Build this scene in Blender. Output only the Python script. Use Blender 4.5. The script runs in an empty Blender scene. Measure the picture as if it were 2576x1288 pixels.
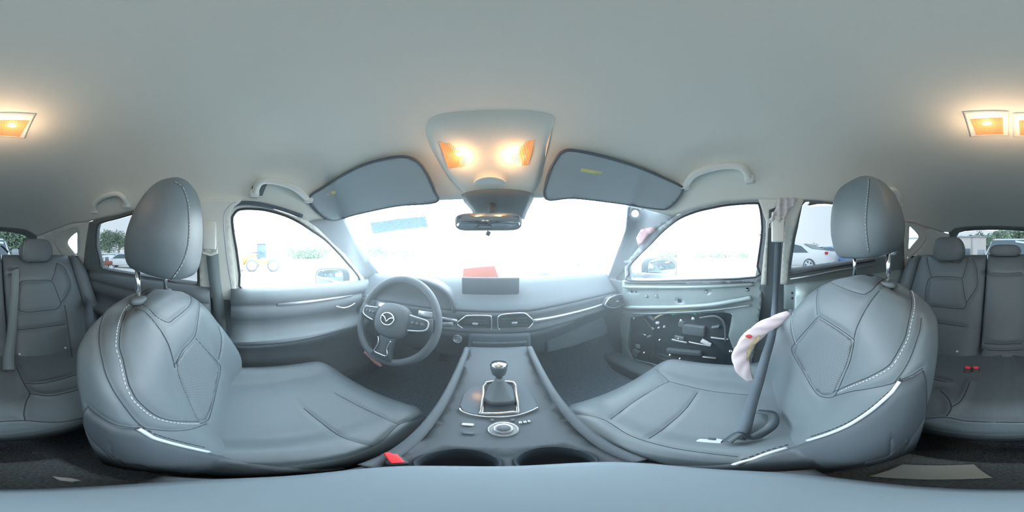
import bpy, bmesh, math, random
import numpy as np
from mathutils import Vector, Matrix, Quaternion
from mathutils.bvhtree import BVHTree
from mathutils.geometry import delaunay_2d_cdt
random.seed(7)
S = bpy.context.scene
COL = S.collection
H = 1.2                       # eye height above the yard; car geometry is written relative to the eye
YAW = 6.0                     # the middle column of the picture looks 6 degrees right of the car's axis

# ------------------------------------------------------------------ camera
cd = bpy.data.cameras.new('camera'); cam = bpy.data.objects.new('camera', cd); COL.objects.link(cam)
cam.location = (0, 0, H); cam.rotation_euler = (math.radians(90), 0, math.radians(-YAW))
cd.type = 'PANO'; cd.clip_start = 0.005; cd.clip_end = 2000
cd.panorama_type = "EQUIRECTANGULAR"
S.camera = cam

# ------------------------------------------------------------------ world: bright overcast sky
W = bpy.data.worlds.new('sky'); S.world = W; W.use_nodes = True
nt = W.node_tree; nt.nodes.clear()
wo = nt.nodes.new('ShaderNodeOutputWorld'); bg = nt.nodes.new('ShaderNodeBackground')
tc = nt.nodes.new('ShaderNodeTexCoord'); sp = nt.nodes.new('ShaderNodeSeparateXYZ')
cr = nt.nodes.new('ShaderNodeValToRGB'); nz = nt.nodes.new('ShaderNodeTexNoise')
mx = nt.nodes.new('ShaderNodeMix'); mx.data_type = 'RGBA'; mx.blend_type = 'MULTIPLY'; mx.inputs[0].default_value = 0.25
cr.color_ramp.elements[0].position = 0.0; cr.color_ramp.elements[0].color = (0.90, 0.96, 1.0, 1)
cr.color_ramp.elements[1].position = 0.6; cr.color_ramp.elements[1].color = (0.74, 0.88, 1.0, 1)
nz.inputs['Scale'].default_value = 2.0
nt.links.new(tc.outputs['Generated'], sp.inputs[0]); nt.links.new(sp.outputs['Z'], cr.inputs[0])
nt.links.new(tc.outputs['Generated'], nz.inputs['Vector'])
nt.links.new(cr.outputs[0], mx.inputs[6]); nt.links.new(nz.outputs['Fac'], mx.inputs[7])
nt.links.new(mx.outputs[2], bg.inputs['Color']); nt.links.new(bg.outputs[0], wo.inputs[0])
bg.inputs['Strength'].default_value = 10.0
# the cloud is brighter ahead of the car than behind it
mr = nt.nodes.new('ShaderNodeMapRange'); mr.inputs['From Min'].default_value = -0.5; mr.inputs['From Max'].default_value = 0.6
mr.inputs['To Min'].default_value = 0.62; mr.inputs['To Max'].default_value = 1.12
m2 = nt.nodes.new('ShaderNodeVectorMath'); m2.operation = 'SCALE'
nt.links.new(sp.outputs['Y'], mr.inputs['Value']); nt.links.new(mx.outputs[2], m2.inputs[0]); nt.links.new(mr.outputs[0], m2.inputs['Scale'])
nt.links.new(m2.outputs[0], bg.inputs['Color'])

# soft sun behind thin cloud
sd = bpy.data.lights.new('sun', 'SUN'); sd.energy = 1.0; sd.angle = math.radians(25); sd.color = (1, 0.97, 0.92)
so = bpy.data.objects.new('sun', sd); COL.objects.link(so); so.rotation_euler = (math.radians(48), 0, math.radians(160))

S.view_settings.view_transform = 'Standard'; S.view_settings.look = 'None'
S.view_settings.exposure = 0.20; S.view_settings.gamma = 1.0; S.view_settings.use_curve_mapping = False
S.cycles.max_bounces = 10; S.cycles.diffuse_bounces = 7; S.cycles.glossy_bounces = 3
S.cycles.transparent_max_bounces = 12; S.cycles.transmission_bounces = 6
S.cycles.use_denoising = True
S.cycles.sample_clamp_indirect = 8.0
S.cycles.caustics_reflective = False; S.cycles.caustics_refractive = False

# ------------------------------------------------------------------ materials
def mat(name, col, rough=0.55, metal=0.0, spec=0.4, noise=0.0, nscale=30, bump=0.0, bscale=300, emit=None, estr=0, coat=0.0, voronoi=False):
    m = bpy.data.materials.new(name); m.use_nodes = True
    t = m.node_tree; b = t.nodes['Principled BSDF']
    b.inputs['Base Color'].default_value = (*col, 1); b.inputs['Roughness'].default_value = rough
    b.inputs['Metallic'].default_value = metal; b.inputs['Specular IOR Level'].default_value = spec
    b.inputs['Coat Weight'].default_value = coat
    if emit: b.inputs['Emission Color'].default_value = (*emit, 1); b.inputs['Emission Strength'].default_value = estr
    if noise:
        n = t.nodes.new('ShaderNodeTexNoise'); n.inputs['Scale'].default_value = nscale; n.inputs['Detail'].default_value = 5
        c = t.nodes.new('ShaderNodeTexCoord'); t.links.new(c.outputs['Object'], n.inputs['Vector'])
        r = t.nodes.new('ShaderNodeValToRGB')
        r.color_ramp.elements[0].position = 0.3; r.color_ramp.elements[1].position = 0.7
        r.color_ramp.elements[0].color = (*[v*(1-noise) for v in col], 1)
        r.color_ramp.elements[1].color = (*[min(1, v*(1+noise)) for v in col], 1)
        t.links.new(n.outputs['Fac'], r.inputs[0]); t.links.new(r.outputs[0], b.inputs['Base Color'])
    if bump:
        n = t.nodes.new('ShaderNodeTexVoronoi' if voronoi else 'ShaderNodeTexNoise'); n.inputs['Scale'].default_value = bscale
        c = t.nodes.new('ShaderNodeTexCoord'); t.links.new(c.outputs['Object'], n.inputs['Vector'])
        bp = t.nodes.new('ShaderNodeBump'); bp.inputs['Strength'].default_value = bump; bp.inputs['Distance'].default_value = 0.002
        t.links.new(n.outputs[0], bp.inputs['Height']); t.links.new(bp.outputs[0], b.inputs['Normal'])
    return m

def glassmat(name, tint, gloss=0.06):
    m = bpy.data.materials.new(name); m.use_nodes = True; t = m.node_tree; t.nodes.clear()
    o = t.nodes.new('ShaderNodeOutputMaterial'); tr = t.nodes.new('ShaderNodeBsdfTransparent'); gl = t.nodes.new('ShaderNodeBsdfGlossy')
    mi = t.nodes.new('ShaderNodeMixShader'); tr.inputs[0].default_value = (*tint, 1); gl.inputs['Roughness'].default_value = 0.02
    gl.inputs[0].default_value = (0.8, 0.9, 0.95, 1); mi.inputs[0].default_value = gloss
    t.links.new(tr.outputs[0], mi.inputs[1]); t.links.new(gl.outputs[0], mi.inputs[2]); t.links.new(mi.outputs[0], o.inputs[0])
    return m

def perfmat(name, col):
    """leather with rows of punched holes (dot grid in object space)"""
    m = mat(name, col, 0.55, spec=0.35); t = m.node_tree; b = t.nodes['Principled BSDF']
    c = t.nodes.new('ShaderNodeTexCoord'); mp = t.nodes.new('ShaderNodeMapping')
    mp.inputs['Scale'].default_value = (230, 0.001, 230); mp.inputs['Rotation'].default_value = (0, 0.785, 0)
    v = t.nodes.new('ShaderNodeTexVoronoi'); v.inputs['Scale'].default_value = 1.0; v.inputs['Randomness'].default_value = 0.0
    r = t.nodes.new('ShaderNodeValToRGB'); r.color_ramp.elements[0].position = 0.20; r.color_ramp.elements[1].position = 0.30
    r.color_ramp.elements[0].color = (*[x*0.35 for x in col], 1); r.color_ramp.elements[1].color = (*col, 1)
    t.links.new(c.outputs['Object'], mp.inputs[0]); t.links.new(mp.outputs[0], v.inputs['Vector'])
    t.links.new(v.outputs['Distance'], r.inputs[0]); t.links.new(r.outputs[0], b.inputs['Base Color'])
    return m

LE = (0.138, 0.170, 0.192)
M = dict(
 leather=mat('leather', LE, 0.48, spec=0.4, bump=0.08, bscale=700),
 perf=perfmat('perforated_leather', (0.155, 0.188, 0.21)),
 seam=mat('seam_dark', (0.06, 0.075, 0.09), 0.8, spec=0.1),
 stitch=mat('stitch_white', (0.62, 0.66, 0.68), 0.8),
 piping=mat('piping_silver', (0.66, 0.72, 0.76), 0.35, metal=0.2),
 shell=mat('seat_shell', (0.075, 0.092, 0.108), 0.55, bump=0.1, bscale=900),
 headliner=mat('headliner_cloth', (0.80, 0.815, 0.755), 0.95, spec=0.1, noise=0.02, nscale=900),
 trim=mat('pillar_trim', (0.78, 0.79, 0.75), 0.7, spec=0.3),
 trimb=mat('lower_trim', (0.13, 0.16, 0.18), 0.6),
 pgrey=mat('pillar_grey', (0.33, 0.38, 0.42), 0.7, spec=0.3),
 frame=mat('window_frame', (0.16, 0.19, 0.20), 0.55),
 seal=mat('rubber_seal', (0.06, 0.07, 0.08), 0.5),
 doorp=mat('door_pad', (0.20, 0.235, 0.26), 0.6, bump=0.1, bscale=900),
 dash=mat('dashboard_pad', (0.125, 0.15, 0.175), 0.6, bump=0.1, bscale=900),
 dashd=mat('dashboard_lower', (0.09, 0.115, 0.14), 0.6, bump=0.1, bscale=900),
 dark=mat('dark_plastic', (0.06, 0.08, 0.095), 0.5),
 screen=mat('screen_glass', (0.05, 0.07, 0.10), 0.12, spec=0.6),
 satin=mat('satin_silver', (0.62, 0.67, 0.72), 0.3, metal=0.7),
 chrome=mat('chrome', (0.85, 0.88, 0.92), 0.12, metal=1.0),
 carpet=mat('carpet', (0.17, 0.22, 0.27), 1.0, spec=0.05, noise=0.5, nscale=260, bump=0.6, bscale=500),
 carpetg=mat('carpet_grey', (0.17, 0.20, 0.22), 1.0, spec=0.05, noise=0.35, nscale=260, bump=0.6, bscale=500),
tintq=glassmat('quarter_glass', (0.50, 0.52, 0.53), 0.015),
 glass=glassmat('clear_glass', (0.96, 0.985, 0.98)),
 tint=glassmat('privacy_glass', (0.36, 0.375, 0.385), 0.015),
 belt=mat('belt_webbing', (0.12, 0.15, 0.18), 0.8, spec=0.1, noise=0.15, nscale=600),
 beltg=mat('belt_webbing_grey', (0.20, 0.24, 0.26), 0.8, spec=0.1, noise=0.1, nscale=600),
 red=mat('red_button', (0.75, 0.04, 0.05), 0.35, emit=(1, 0.05, 0.06), estr=0.12),  # faint glow put into the red; the buckle buttons are no lamps
 metal=mat('door_metal', (0.34, 0.42, 0.44), 0.4, metal=0.35, noise=0.06, nscale=6),
 bag=mat('airbag_cloth', (0.72, 0.62, 0.66), 0.9, spec=0.1, noise=0.08, nscale=12),
 stain=mat('airbag_stain', (0.60, 0.10, 0.10), 0.9),
 yellow=mat('airbag_yellow', (0.75, 0.62, 0.38), 0.9),
 orange=mat('orange_paper', (0.62, 0.17, 0.12), 0.7),
 label=mat('label_yellow', (0.75, 0.70, 0.30), 0.7),
 lens=mat('lamp_lens', (0.50, 0.24, 0.11), 0.3, emit=(1.0, 0.42, 0.16), estr=0.55),
 bulb=mat('lamp_bulb', (1, 0.9, 0.6), 0.3, emit=(1.0, 0.80, 0.40), estr=14),
 ground=mat('gravel_yard', (0.62, 0.61, 0.585), 1.0, noise=0.12, nscale=0.6),
 wire_o=mat('wire_tan', (0.55, 0.50, 0.36), 0.6), wire_g=mat('wire_green', (0.12, 0.45, 0.33), 0.6),
 white=mat('white_plastic', (0.78, 0.82, 0.85), 0.4),
 cup=mat('cup_rubber', (0.03, 0.045, 0.06), 0.8),
 leaf=mat('leaves', (0.30, 0.40, 0.30), 0.9, noise=0.25, nscale=2),
 bark=mat('bark', (0.35, 0.33, 0.30), 0.9),
 loader=mat('loader_yellow', (0.85, 0.55, 0.16), 0.5),
 tyre=mat('tyre', (0.14, 0.15, 0.17), 0.8),
 carwhite=mat('paint_white', (0.80, 0.82, 0.84), 0.25, coat=0.5),
 carblue=mat('paint_blue', (0.20, 0.34, 0.60), 0.25, coat=0.5),
 cargrey=mat('paint_grey', (0.32, 0.35, 0.38), 0.3, coat=0.5),
 cardark=mat('paint_dark', (0.16, 0.18, 0.19), 0.3, coat=0.5),
 carglass=mat('car_glass', (0.10, 0.14, 0.16), 0.1, spec=0.6),
 tail=mat('tail_lamp', (0.55, 0.05, 0.05), 0.3),
 concrete=mat('building_wall', (0.62, 0.58, 0.54), 0.9, noise=0.05, nscale=1),
 rust=mat('rusty_red', (0.30, 0.12, 0.09), 0.8),
)

# ------------------------------------------------------------------ mesh helpers
def link(name, me, m, parent=None, smooth=True):
    o = bpy.data.objects.new(name, me); COL.objects.link(o)
    if m is not None and not me.materials: me.materials.append(m)
    if smooth and len(me.polygons): me.polygons.foreach_set('use_smooth', [True]*len(me.polygons))
    if parent is not None:
        o.parent = parent; o.matrix_parent_inverse = WM[parent.name].inverted()
        WM[o.name] = Matrix.Identity(4)
    else: WM[o.name] = Matrix.Identity(4)
    return o
WM = {}
def obj(name, verts, faces, m, parent=None, smooth=True, mats=None, mi=None):
    """verts are relative to the eye height"""
    me = bpy.data.meshes.new(name)
    me.from_pydata([(v[0], v[1], v[2]+H) for v in verts], [], faces)
    if mats:
        for q in mats: me.materials.append(q)
        if mi is not None: me.polygons.foreach_set('material_index', mi)
    me.update()
    return link(name, me, m, parent, smooth)
def tag(o, label=None, cat=None, group=None, kind=None):
    if label: o['label'] = label
    if cat: o['category'] = cat
    if group: o['group'] = group
    if kind: o['kind'] = kind
    return o
def thing(name, label, cat, loc=(0, 0, 0), group=None, kind=None):
    e = bpy.data.objects.new(name, None); e.empty_display_size = 0.05; COL.objects.link(e)
    e.location = (loc[0], loc[1], loc[2]+H); WM[e.name] = Matrix.Translation(e.location)
    return tag(e, label, cat, group, kind)
def struct(o): o['kind'] = 'structure'; return o
def copy_tree(o, parent=None):
    c = o.copy(); COL.objects.link(c); WM[c.name] = WM.get(o.name, Matrix.Identity(4))
    if parent is not None: c.parent = parent
    for ch in list(o.children): copy_tree(ch, c)
    return c

class MB:
    def __init__(s): s.v = []; s.f = []
    def add(s, v, f):
        n = len(s.v); s.v += [tuple(x) for x in v]; s.f += [tuple(i+n for i in q) for q in f]; return s
    def build(s, name, m, parent=None, smooth=True): return obj(name, s.v, s.f, m, parent, smooth)
def V(*a): return Vector(a)
def loft(rows, closed=True, caps=True):
    n = len(rows[0]); v = [p for r in rows for p in r]; f = []
    for i in range(len(rows)-1):
        for j in range(n if closed else n-1):
            k = (j+1) % n; f.append((i*n+j, i*n+k, (i+1)*n+k, (i+1)*n+j))
    if caps and closed:
        f.append(tuple(range(n))[::-1]); f.append(tuple((len(rows)-1)*n+j for j in range(n)))
    return v, f
def tube(pts, r, n=8, closed=False):
    pts = [Vector(p) for p in pts]; rows = []; N = len(pts); up = None
    for i, p in enumerate(pts):
        a = pts[(i-1) % N] if closed or i else pts[i]; b = pts[(i+1) % N] if closed or i < N-1 else pts[i]
        t = (b-a).normalized() if (b-a).length > 1e-9 else V(0, 0, 1)
        if up is None: up = t.orthogonal().normalized()
        up = (up - t*up.dot(t)); up = up.normalized() if up.length > 1e-6 else t.orthogonal().normalized()
        s = t.cross(up); rr = r[i] if isinstance(r, (list, tuple)) else r
        rows.append([p+(up*math.cos(2*math.pi*j/n)+s*math.sin(2*math.pi*j/n))*rr for j in range(n)])
    if closed: rows.append(rows[0]); return loft(rows, True, False)
    return loft(rows)
def smoothline(pts, n=8, closed=False):
    """Catmull-Rom through the points"""
    P = [np.array(p, float) for p in pts]; L = len(P); out = []
    segs = L if closed else L-1
    for i in range(segs):
        p0 = P[(i-1) % L] if closed or i else P[i]; p1 = P[i]; p2 = P[(i+1) % L]
        p3 = P[(i+2) % L] if closed or i+2 < L else P[(i+1) % L]
        for k in range(n):
            t = k/n; out.append(0.5*((2*p1)+(-p0+p2)*t+(2*p0-5*p1+4*p2-p3)*t*t+(-p0+3*p1-3*p2+p3)*t**3))
    if not closed: out.append(P[-1])
    return [tuple(q) for q in out]
def rbox(c, s, b=0.004, R=None, seg=2):
    """bevelled box: centre, full size, bevel, optional rotation matrix"""
    bm = bmesh.new(); bmesh.ops.create_cube(bm, size=1)
    for q in bm.verts: q.co = Vector((q.co.x*s[0], q.co.y*s[1], q.co.z*s[2]))
    if b > 0: bmesh.ops.bevel(bm, geom=bm.edges[:], offset=min(b, min(s)*0.49), segments=seg, affect='EDGES', profile=0.6)
    bm.verts.ensure_lookup_table()
    v = [(R @ q.co if R is not None else q.co)+Vector(c) for q in bm.verts]; f = [tuple(x.index for x in p.verts) for p in bm.faces]
    bm.free(); return v, f
def lathe(c, axis, prof, n=32):
    """prof = [(radius, height along axis)]"""
    a = Vector(axis).normalized(); u = a.orthogonal().normalized(); w = a.cross(u); c = Vector(c)
    rows = [[c+a*h+(u*math.cos(2*math.pi*j/n)+w*math.sin(2*math.pi*j/n))*r for j in range(n)] for r, h in prof]
    return loft(rows)
def rot(ax, deg): return Matrix.Rotation(math.radians(deg), 3, ax)
def prism(pts, d):
    """pts 3D planar loop, extruded by vector d"""
    n = len(pts); d = Vector(d); a = [Vector(p) for p in pts]; b = [p+d for p in a]
    return a+b, [tuple(range(n))[::-1], tuple(range(n, 2*n))]+[(i, (i+1) % n, n+(i+1) % n, n+i) for i in range(n)]

# ------------------------------------------------------------------ sight lines of the eye
def ray(px, py):
    az = math.radians((px-1288)*360/2576+YAW); el = math.radians((644-py)*180/1288)
    return Vector((math.cos(el)*math.sin(az), math.cos(el)*math.cos(az), math.sin(el)))
def onX(px, py, X): d = ray(px, py); return d*(X/d.x)
def onY(px, py, Y): d = ray(px, py); return d*(Y/d.y)
def onZ(px, py, Z): d = ray(px, py); return d*(Z/d.z)
def onR(px, py, r):
    d = ray(px, py); return d*(r/math.hypot(d.x, d.y))
def onP(px, py, p, n):
    d = ray(px, py); n = Vector(n); return d*(Vector(p).dot(n)/d.dot(n))
def solve(F, d, hi=6.0):
    lo = 0.0
    for _ in range(50):
        m = (lo+hi)/2
        if F(d*m) < 0: lo = m
        else: hi = m
    return d*((lo+hi)/2)
def Fside(p):
    a = 0.703-0.378*min(p.z, 0.5); b = 1.62+(0.25-p.z)*0.8
    return (abs(p.x)/a)**4+((max(0, -p.y))/b)**4-1
def side(px, py): return solve(Fside, ray(px, py))
def Fwind(p): return p.y-(0.57+(0.2-p.z)*1.40-0.22*p.x*p.x)
def wind(px, py): return solve(Fwind, ray(px, py))

def inpoly(x, y, P):
    c = False; j = len(P)-1
    for i in range(len(P)):
        if (P[i][1] > y) != (P[j][1] > y) and x < (P[j][0]-P[i][0])*(y-P[i][1])/(P[j][1]-P[i][1])+P[i][0]: c = not c
        j = i
    return c
def cdt(outer, holes, step):
    """triangulated flat region with holes and a filling grid -> 2D verts, faces"""
    def dens(P):
        o = []
        for i in range(len(P)):
            a, b = P[i], P[(i+1) % len(P)]; n = max(1, int(math.hypot(b[0]-a[0], b[1]-a[1])/step))
            o += [(a[0]+(b[0]-a[0])*k/n, a[1]+(b[1]-a[1])*k/n) for k in range(n)]
        return o
    loops = [dens(outer)]+[dens(h) for h in holes]
    v = []; e = []
    for L in loops:
        n = len(v); v += L; e += [(n+i, n+(i+1) % len(L)) for i in range(len(L))]
    xs = [p[0] for p in outer]; ys = [p[1] for p in outer]; nb = np.array(v)
    y = min(ys)+step/2; r = 0
    while y < max(ys):
        x = min(xs)+step*(0.25 if r % 2 else 0.75)
        while x < max(xs):
            if inpoly(x, y, outer) and not any(inpoly(x, y, h) for h in holes):
                if np.min((nb[:, 0]-x)**2+(nb[:, 1]-y)**2) > (0.45*step)**2: v.append((x, y))
            x += step
        y += step; r += 1
    R = delaunay_2d_cdt([Vector(p) for p in v], e, [], 0, 1e-7)
    vo = [(p.x, p.y) for p in R[0]]; fo = []
    for f in R[2]:
        cx = sum(vo[i][0] for i in f)/len(f); cy = sum(vo[i][1] for i in f)/len(f)
        if inpoly(cx, cy, outer) and not any(inpoly(cx, cy, h) for h in holes): fo.append(tuple(f))
    return vo, fo
def solidify(o, th, offset=0.0):
    m = o.modifiers.new('thickness', 'SOLIDIFY'); m.thickness = th; m.offset = offset; return o
def skin(name, outer, holes, surf, m, parent=None, step=10, th=0.006, flip=False):
    v, f = cdt(outer, holes, step)
    p = [surf(x, y) for x, y in v]
    # orient so normals look at the eye, then thicken away from it
    q = f[len(f)//2]; n = (p[q[1]]-p[q[0]]).cross(p[q[2]]-p[q[0]])
    if n.dot(p[q[0]]) > 0: f = [t[::-1] for t in f]
    o = obj(name, p, f, m, parent); solidify(o, th, -1.0); return o
def curve3(pts, surf, n=6, closed=False): return [surf(x, y) for x, y in smoothline(pts, n, closed)]

def bvh(objs):
    vs = []; fs = []
    for o in objs:
        n = len(vs); vs += [tuple(v.co) for v in o.data.vertices]; fs += [tuple(n+i for i in p.vertices) for p in o.data.polygons]
    return BVHTree.FromPolygons(vs, fs)
def cast(tree, pts, dist=3.0, lift=0.0):
    """sight-line hits on a surface, relative to the eye"""
    out = []
    for x, y in pts:
        h, n, i, d = tree.ray_cast(Vector((0, 0, H)), ray(x, y), dist)
        if h is not None:
            if n.dot(ray(x, y)) > 0: n = -n
            out.append((Vector((h.x, h.y, h.z-H))+n*lift, n))
    return out
def groove(o, lines, tree, depth=0.004, width=0.006):
    """press seams into the padded surface: real dents along the lines"""
    me = o.data; co = np.empty(len(me.vertices)*3); me.vertices.foreach_get('co', co); co = co.reshape(-1, 3)
    no = np.empty(len(me.vertices)*3); me.vertices.foreach_get('normal', no); no = no.reshape(-1, 3)
    dd = np.full(len(co), 1e9)
    for L in lines:
        for p, n in L:
            q = np.array([p.x, p.y, p.z+H]); np.minimum(dd, ((co-q)**2).sum(1), out=dd)
    co -= no*(depth*np.exp(-dd/(2*width*width)))[:, None]
    me.vertices.foreach_set('co', co.ravel()); me.update()
def seamline(name, tree, px, m, parent, r=0.0012, n=10, lift=0.0, closed=False, maxjump=0.08, dash=None):
    """a seam / stitch / piping laid along the surface"""
    pts = cast(tree, smoothline(px, n, closed), lift=lift)
    runs = [[]]
    for p, q in pts:
        if runs[-1] and (p-runs[-1][-1]).length > maxjump: runs.append([])
        if not runs[-1] or (p-runs[-1][-1]).length > 1e-5: runs[-1].append(p)
    mb = MB()
    for R in runs:
        if len(R) < 2: continue
        if len(R) > 6 and not dash:
            for _ in range(3): R = [R[0]]+[(R[k-1]+R[k]*2+R[k+1])/4 for k in range(1, len(R)-1)]+[R[-1]]
        if dash:
            acc = 0; on, off = dash; cur = []
            fine = []
            for a, b in zip(R[:-1], R[1:]):
                k = max(1, int((b-a).length/0.001)); fine += [a.lerp(b, t/k) for t in range(k)]
            i = 0; st = int(on/0.001); ga = int(off/0.001)
            while i+st < len(fine):
                seg = fine[i:i+st+1:max(1, st//3)]
                mb.add(*tube(seg, r, 5)); i += st+ga
        else: mb.add(*tube(R, r, 6))
    if not mb.v: return None
    return mb.build(name, m, parent)


# ================================================================== THE CABIN SHELL
def gz(x, y):
    s1 = max(0, min(1, (x-3.5)/3.0)); s2 = max(0, min(1, (4-y)/5.0)); return 0.42*s1*s1*(3-2*s1)*s2*s2*(3-2*s2)
gx_ = [-150, -80, -40, -20, -10, 0, 2, 3, 3.5, 4, 4.5, 5, 5.5, 6, 6.5, 7, 9, 12, 20, 40, 80, 150]; gy_ = [-150, -80, -40, -20, -10, -5, -3, -2, -1, 0, 1, 2, 3, 4, 5, 8, 20, 40, 80, 150]
v, f = loft([[(x, y, gz(x, y)-H) for x in gx_] for y in gy_], False, False); ground = obj('ground', v, f, M['ground'])
struct(ground)

# ---- headliner: a shallow dome from its middle down to the window tops
railL = [(-185.5, 584), (-175, 575), (-149, 571), (-91, 569), (-40, 570), (0, 572), (40, 575), (66, 579), (79, 585), (91, 593), (103, 592), (132, 580),
         (158, 570), (185, 562), (219, 559), (238, 554), (300, 541), (343, 529), (420, 516), (492, 508), (530, 508), (575, 508),
         (597, 512), (664, 517), (728, 538), (775, 558)]
railW = [(868, 550), (920, 529), (1000, 515), (1100, 504), (1245, 498), (1360, 498), (1400, 494), (1480, 498), (1540, 506), (1583, 518)]
railR = [(1690, 545), (1752, 526), (1827, 510), (1905, 505), (1960, 506), (2015, 506), (2060, 508), (2100, 512), (2180, 526), (2225, 540), (2268, 556),
         (2305, 563), (2336, 573), (2368, 584)]
def rail_points():
    out = []
    def den(L, f):
        for a, b in zip(L[:-1], L[1:]):
            k = max(1, int(abs(b[0]-a[0])/14))
            for i in range(k): out.append(f(a[0]+(b[0]-a[0])*i/k, a[1]+(b[1]-a[1])*i/k))
        out.append(f(*L[-1]))
    den(railL, side); den(railW, wind); den(railR, side)
    return out
rp = rail_points(); N = len(rp)
cx, cy, zc = 0.0, -0.35, 0.40
rows = []
for i in range(1, 41):
    s = (i/40.0)**0.75
    rows.append([])
    for p in rp:
        x = cx+(p.x-cx)*s; y = cy+(p.y-cy)*s
        zt = zc-0.02*max(0, y)-0.03*max(0, -y-0.5)
        z = p.z+(zt-p.z)*(1-s**4.5)
        rows[-1].append((x, y, z))
v, f = loft(rows, True, False); f.append(tuple(range(N))[::-1])
ceiling = obj('ceiling', v, [q[::-1] for q in f], M['headliner']); struct(ceiling); solidify(ceiling, 0.02, 1.0)
# make sure thickness goes up and out
ceiling.modifiers['thickness'].offset = -1.0 if True else 1.0
ceil_bvh = bvh([ceiling])

def shape(px, n=6, closed=True): return smoothline(px, n, closed)
# ---- glass openings (seen outlines)
G_FL = [(584, 552), (588, 540), (597, 530), (612, 526), (640, 526), (668, 529), (700, 537), (728, 547), (757, 562), (784, 580), (804, 593), (821, 606), (847, 632), (884, 673), (902, 697), (905, 712), (904, 727), (850, 728), (700, 729), (610, 728), (603, 690), (595, 629), (588, 590)]
G_RL = [(242, 621), (242, 600), (243, 580), (246, 567), (256, 560.5), (300, 549), (344, 537), (420, 524), (478, 519), (490, 523), (494, 545), (495, 640), (496, 716), (420, 705), (331, 690.5), (257.6, 677), (251, 655), (246, 636)]
G_QL = [(194.5, 585), (185, 589.5), (176, 598), (171, 607), (172, 615), (178, 624), (186, 634), (193.5, 643), (195, 629), (195, 605)]
G_FR = [(1905, 512), (1870, 513), (1827, 517), (1790, 524), (1752, 533), (1708, 551), (1670, 580), (1650, 600), (1633, 618), (1603, 647), (1588, 663), (1581, 675), (1583, 690), (1585, 706), (1740, 704), (1900, 697), (1905, 670), (1909, 643), (1915, 600), (1917, 569), (1914, 535), (1910, 517)]
G_RR = [(1988.6, 682.6), (1994, 645), (2001, 600), (2007, 574), (2019, 518), (2026, 510), (2039, 508), (2038, 518), (2054, 515), (2075, 514), (2098, 516), (2180, 529), (2228, 545), (2250, 556), (2256, 570), (2257, 600), (2256, 642), (2201, 648), (2156, 657), (2082, 668)]
G_QR = [(2287.5, 570), (2295, 574), (2304, 583), (2310, 592), (2309, 599), (2303.5, 606), (2295, 616), (2285, 627), (2286, 600)]
G_T = [(-163.4, 586), (-150, 582), (-126, 580), (-80, 578.5), (-40, 579.5), (0, 582.5), (26, 584.5), (46, 588), (63, 593), (72, 604), (74, 620), (76, 655), (-176, 655), (-176, 620), (-172, 600)]
panes = [('window_1', G_FL, side, 'glass'), ('window_2', G_RL, side, 'tint'), ('window_3', G_QL, side, 'tintq'),
         ('window_4', G_FR, side, 'glass'), ('window_5', G_RR, side, 'tint'), ('window_6', G_QR, side, 'tintq'), ('window_7', G_T, side, 'tint')]
def outw(f, d):
    def g(x, y):
        p = f(x, y); r = Vector((p.x, p.y, 0)).normalized() if f is not wind else V(0, 0.55, 0.83); return p+r*d
    return g
for nm, out, sf, mm in panes:
    struct(skin(nm, out, [], outw(sf, 0.018), M[mm], None, 14, 0.003))
WS = [(868, 550), (920, 529), (1000, 515), (1100, 504), (1245, 498), (1360, 498), (1400, 494), (1480, 498), (1540, 506), (1583, 518), (1583, 540), (1575, 580), (1552, 640), (1536, 684), (1536, 725), (1245, 735), (975, 725), (960, 697), (925, 650), (893, 600)]
struct(skin('window_8', WS, [], outw(wind, 0.012), M['glass'], None, 24, 0.004))

def ringskin(name, inner, grow, surf, m, parent=None, r=0.006):
    pts = [surf(x, y) for x, y in shape(inner, 3)]
    v, f = tube(pts, r, 8, True); return obj(name, v, f, m, parent)
# ---- driver side (left) upper trims
struct(skin('trim_1', [(775, 556), (868, 549), (893, 600), (925, 650), (960, 697), (985, 730), (985, 790), (905, 790), (904, 727), (905, 712), (902, 697), (884, 673), (847, 632), (821, 606), (804, 593), (784, 580), (757, 562)],
       [], lambda x, y: side(x, y) if x < 880 else side(x, y).lerp(wind(x, y), min(1, (x-880)/90)), M['pgrey'], None, 12, 0.02))
B_L = [(500, 506), (560, 506), (608, 506), (605, 513), (590, 524), (581, 536), (578, 555), (580, 600), (588, 660), (597, 754), (508, 745), (503, 715), (500, 600)]
def inb(f, d):
    def g(x, y):
        p = f(x, y); r = Vector((p.x, p.y, 0)).normalized(); return p-r*d
    return g
struct(skin('trim_2', B_L, [], inb(side, 0.022), M['trim'], None, 10, 0.035))
struct(skin('trim_3', [(508, 744), (597, 752), (607, 800), (618, 880), (630, 1000), (480, 1000), (500, 800)], [], inb(side, 0.018), M['trimb'], None, 16, 0.03))
# dark door window frames, with their openings
FD_L = [(597, 514), (664, 519), (728, 540), (775, 557), (800, 575), (840, 615), (868, 640), (903, 684), (916, 700), (916, 735), (594, 738), (584, 660), (577, 600), (573, 555), (576, 536), (585, 522)]
RD_L = [(224, 560), (238, 554), (300, 541), (343, 529), (420, 516), (480, 511), (499, 514), (503, 560), (503, 752), (420, 738), (331, 722), (205, 706), (210, 662), (216, 610)]
d1 = thing('door_1', None, None, (-0.72, 0.3, 0), kind='structure')
d2 = thing('door_2', None, None, (-0.72, -0.6, 0), kind='structure')
d3 = thing('door_3', None, None, (0.72, 0.3, 0), kind='structure')
d4 = thing('door_4', None, None, (0.72, -0.6, 0), kind='structure')
skin('window_frame', FD_L, [G_FL], inb(side, 0.004), M['trim'], d1, 8, 0.03)
ringskin('window_seal', G_FL, 0, inb(side, 0.002), M['seal'], d1, 0.006)
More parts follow.
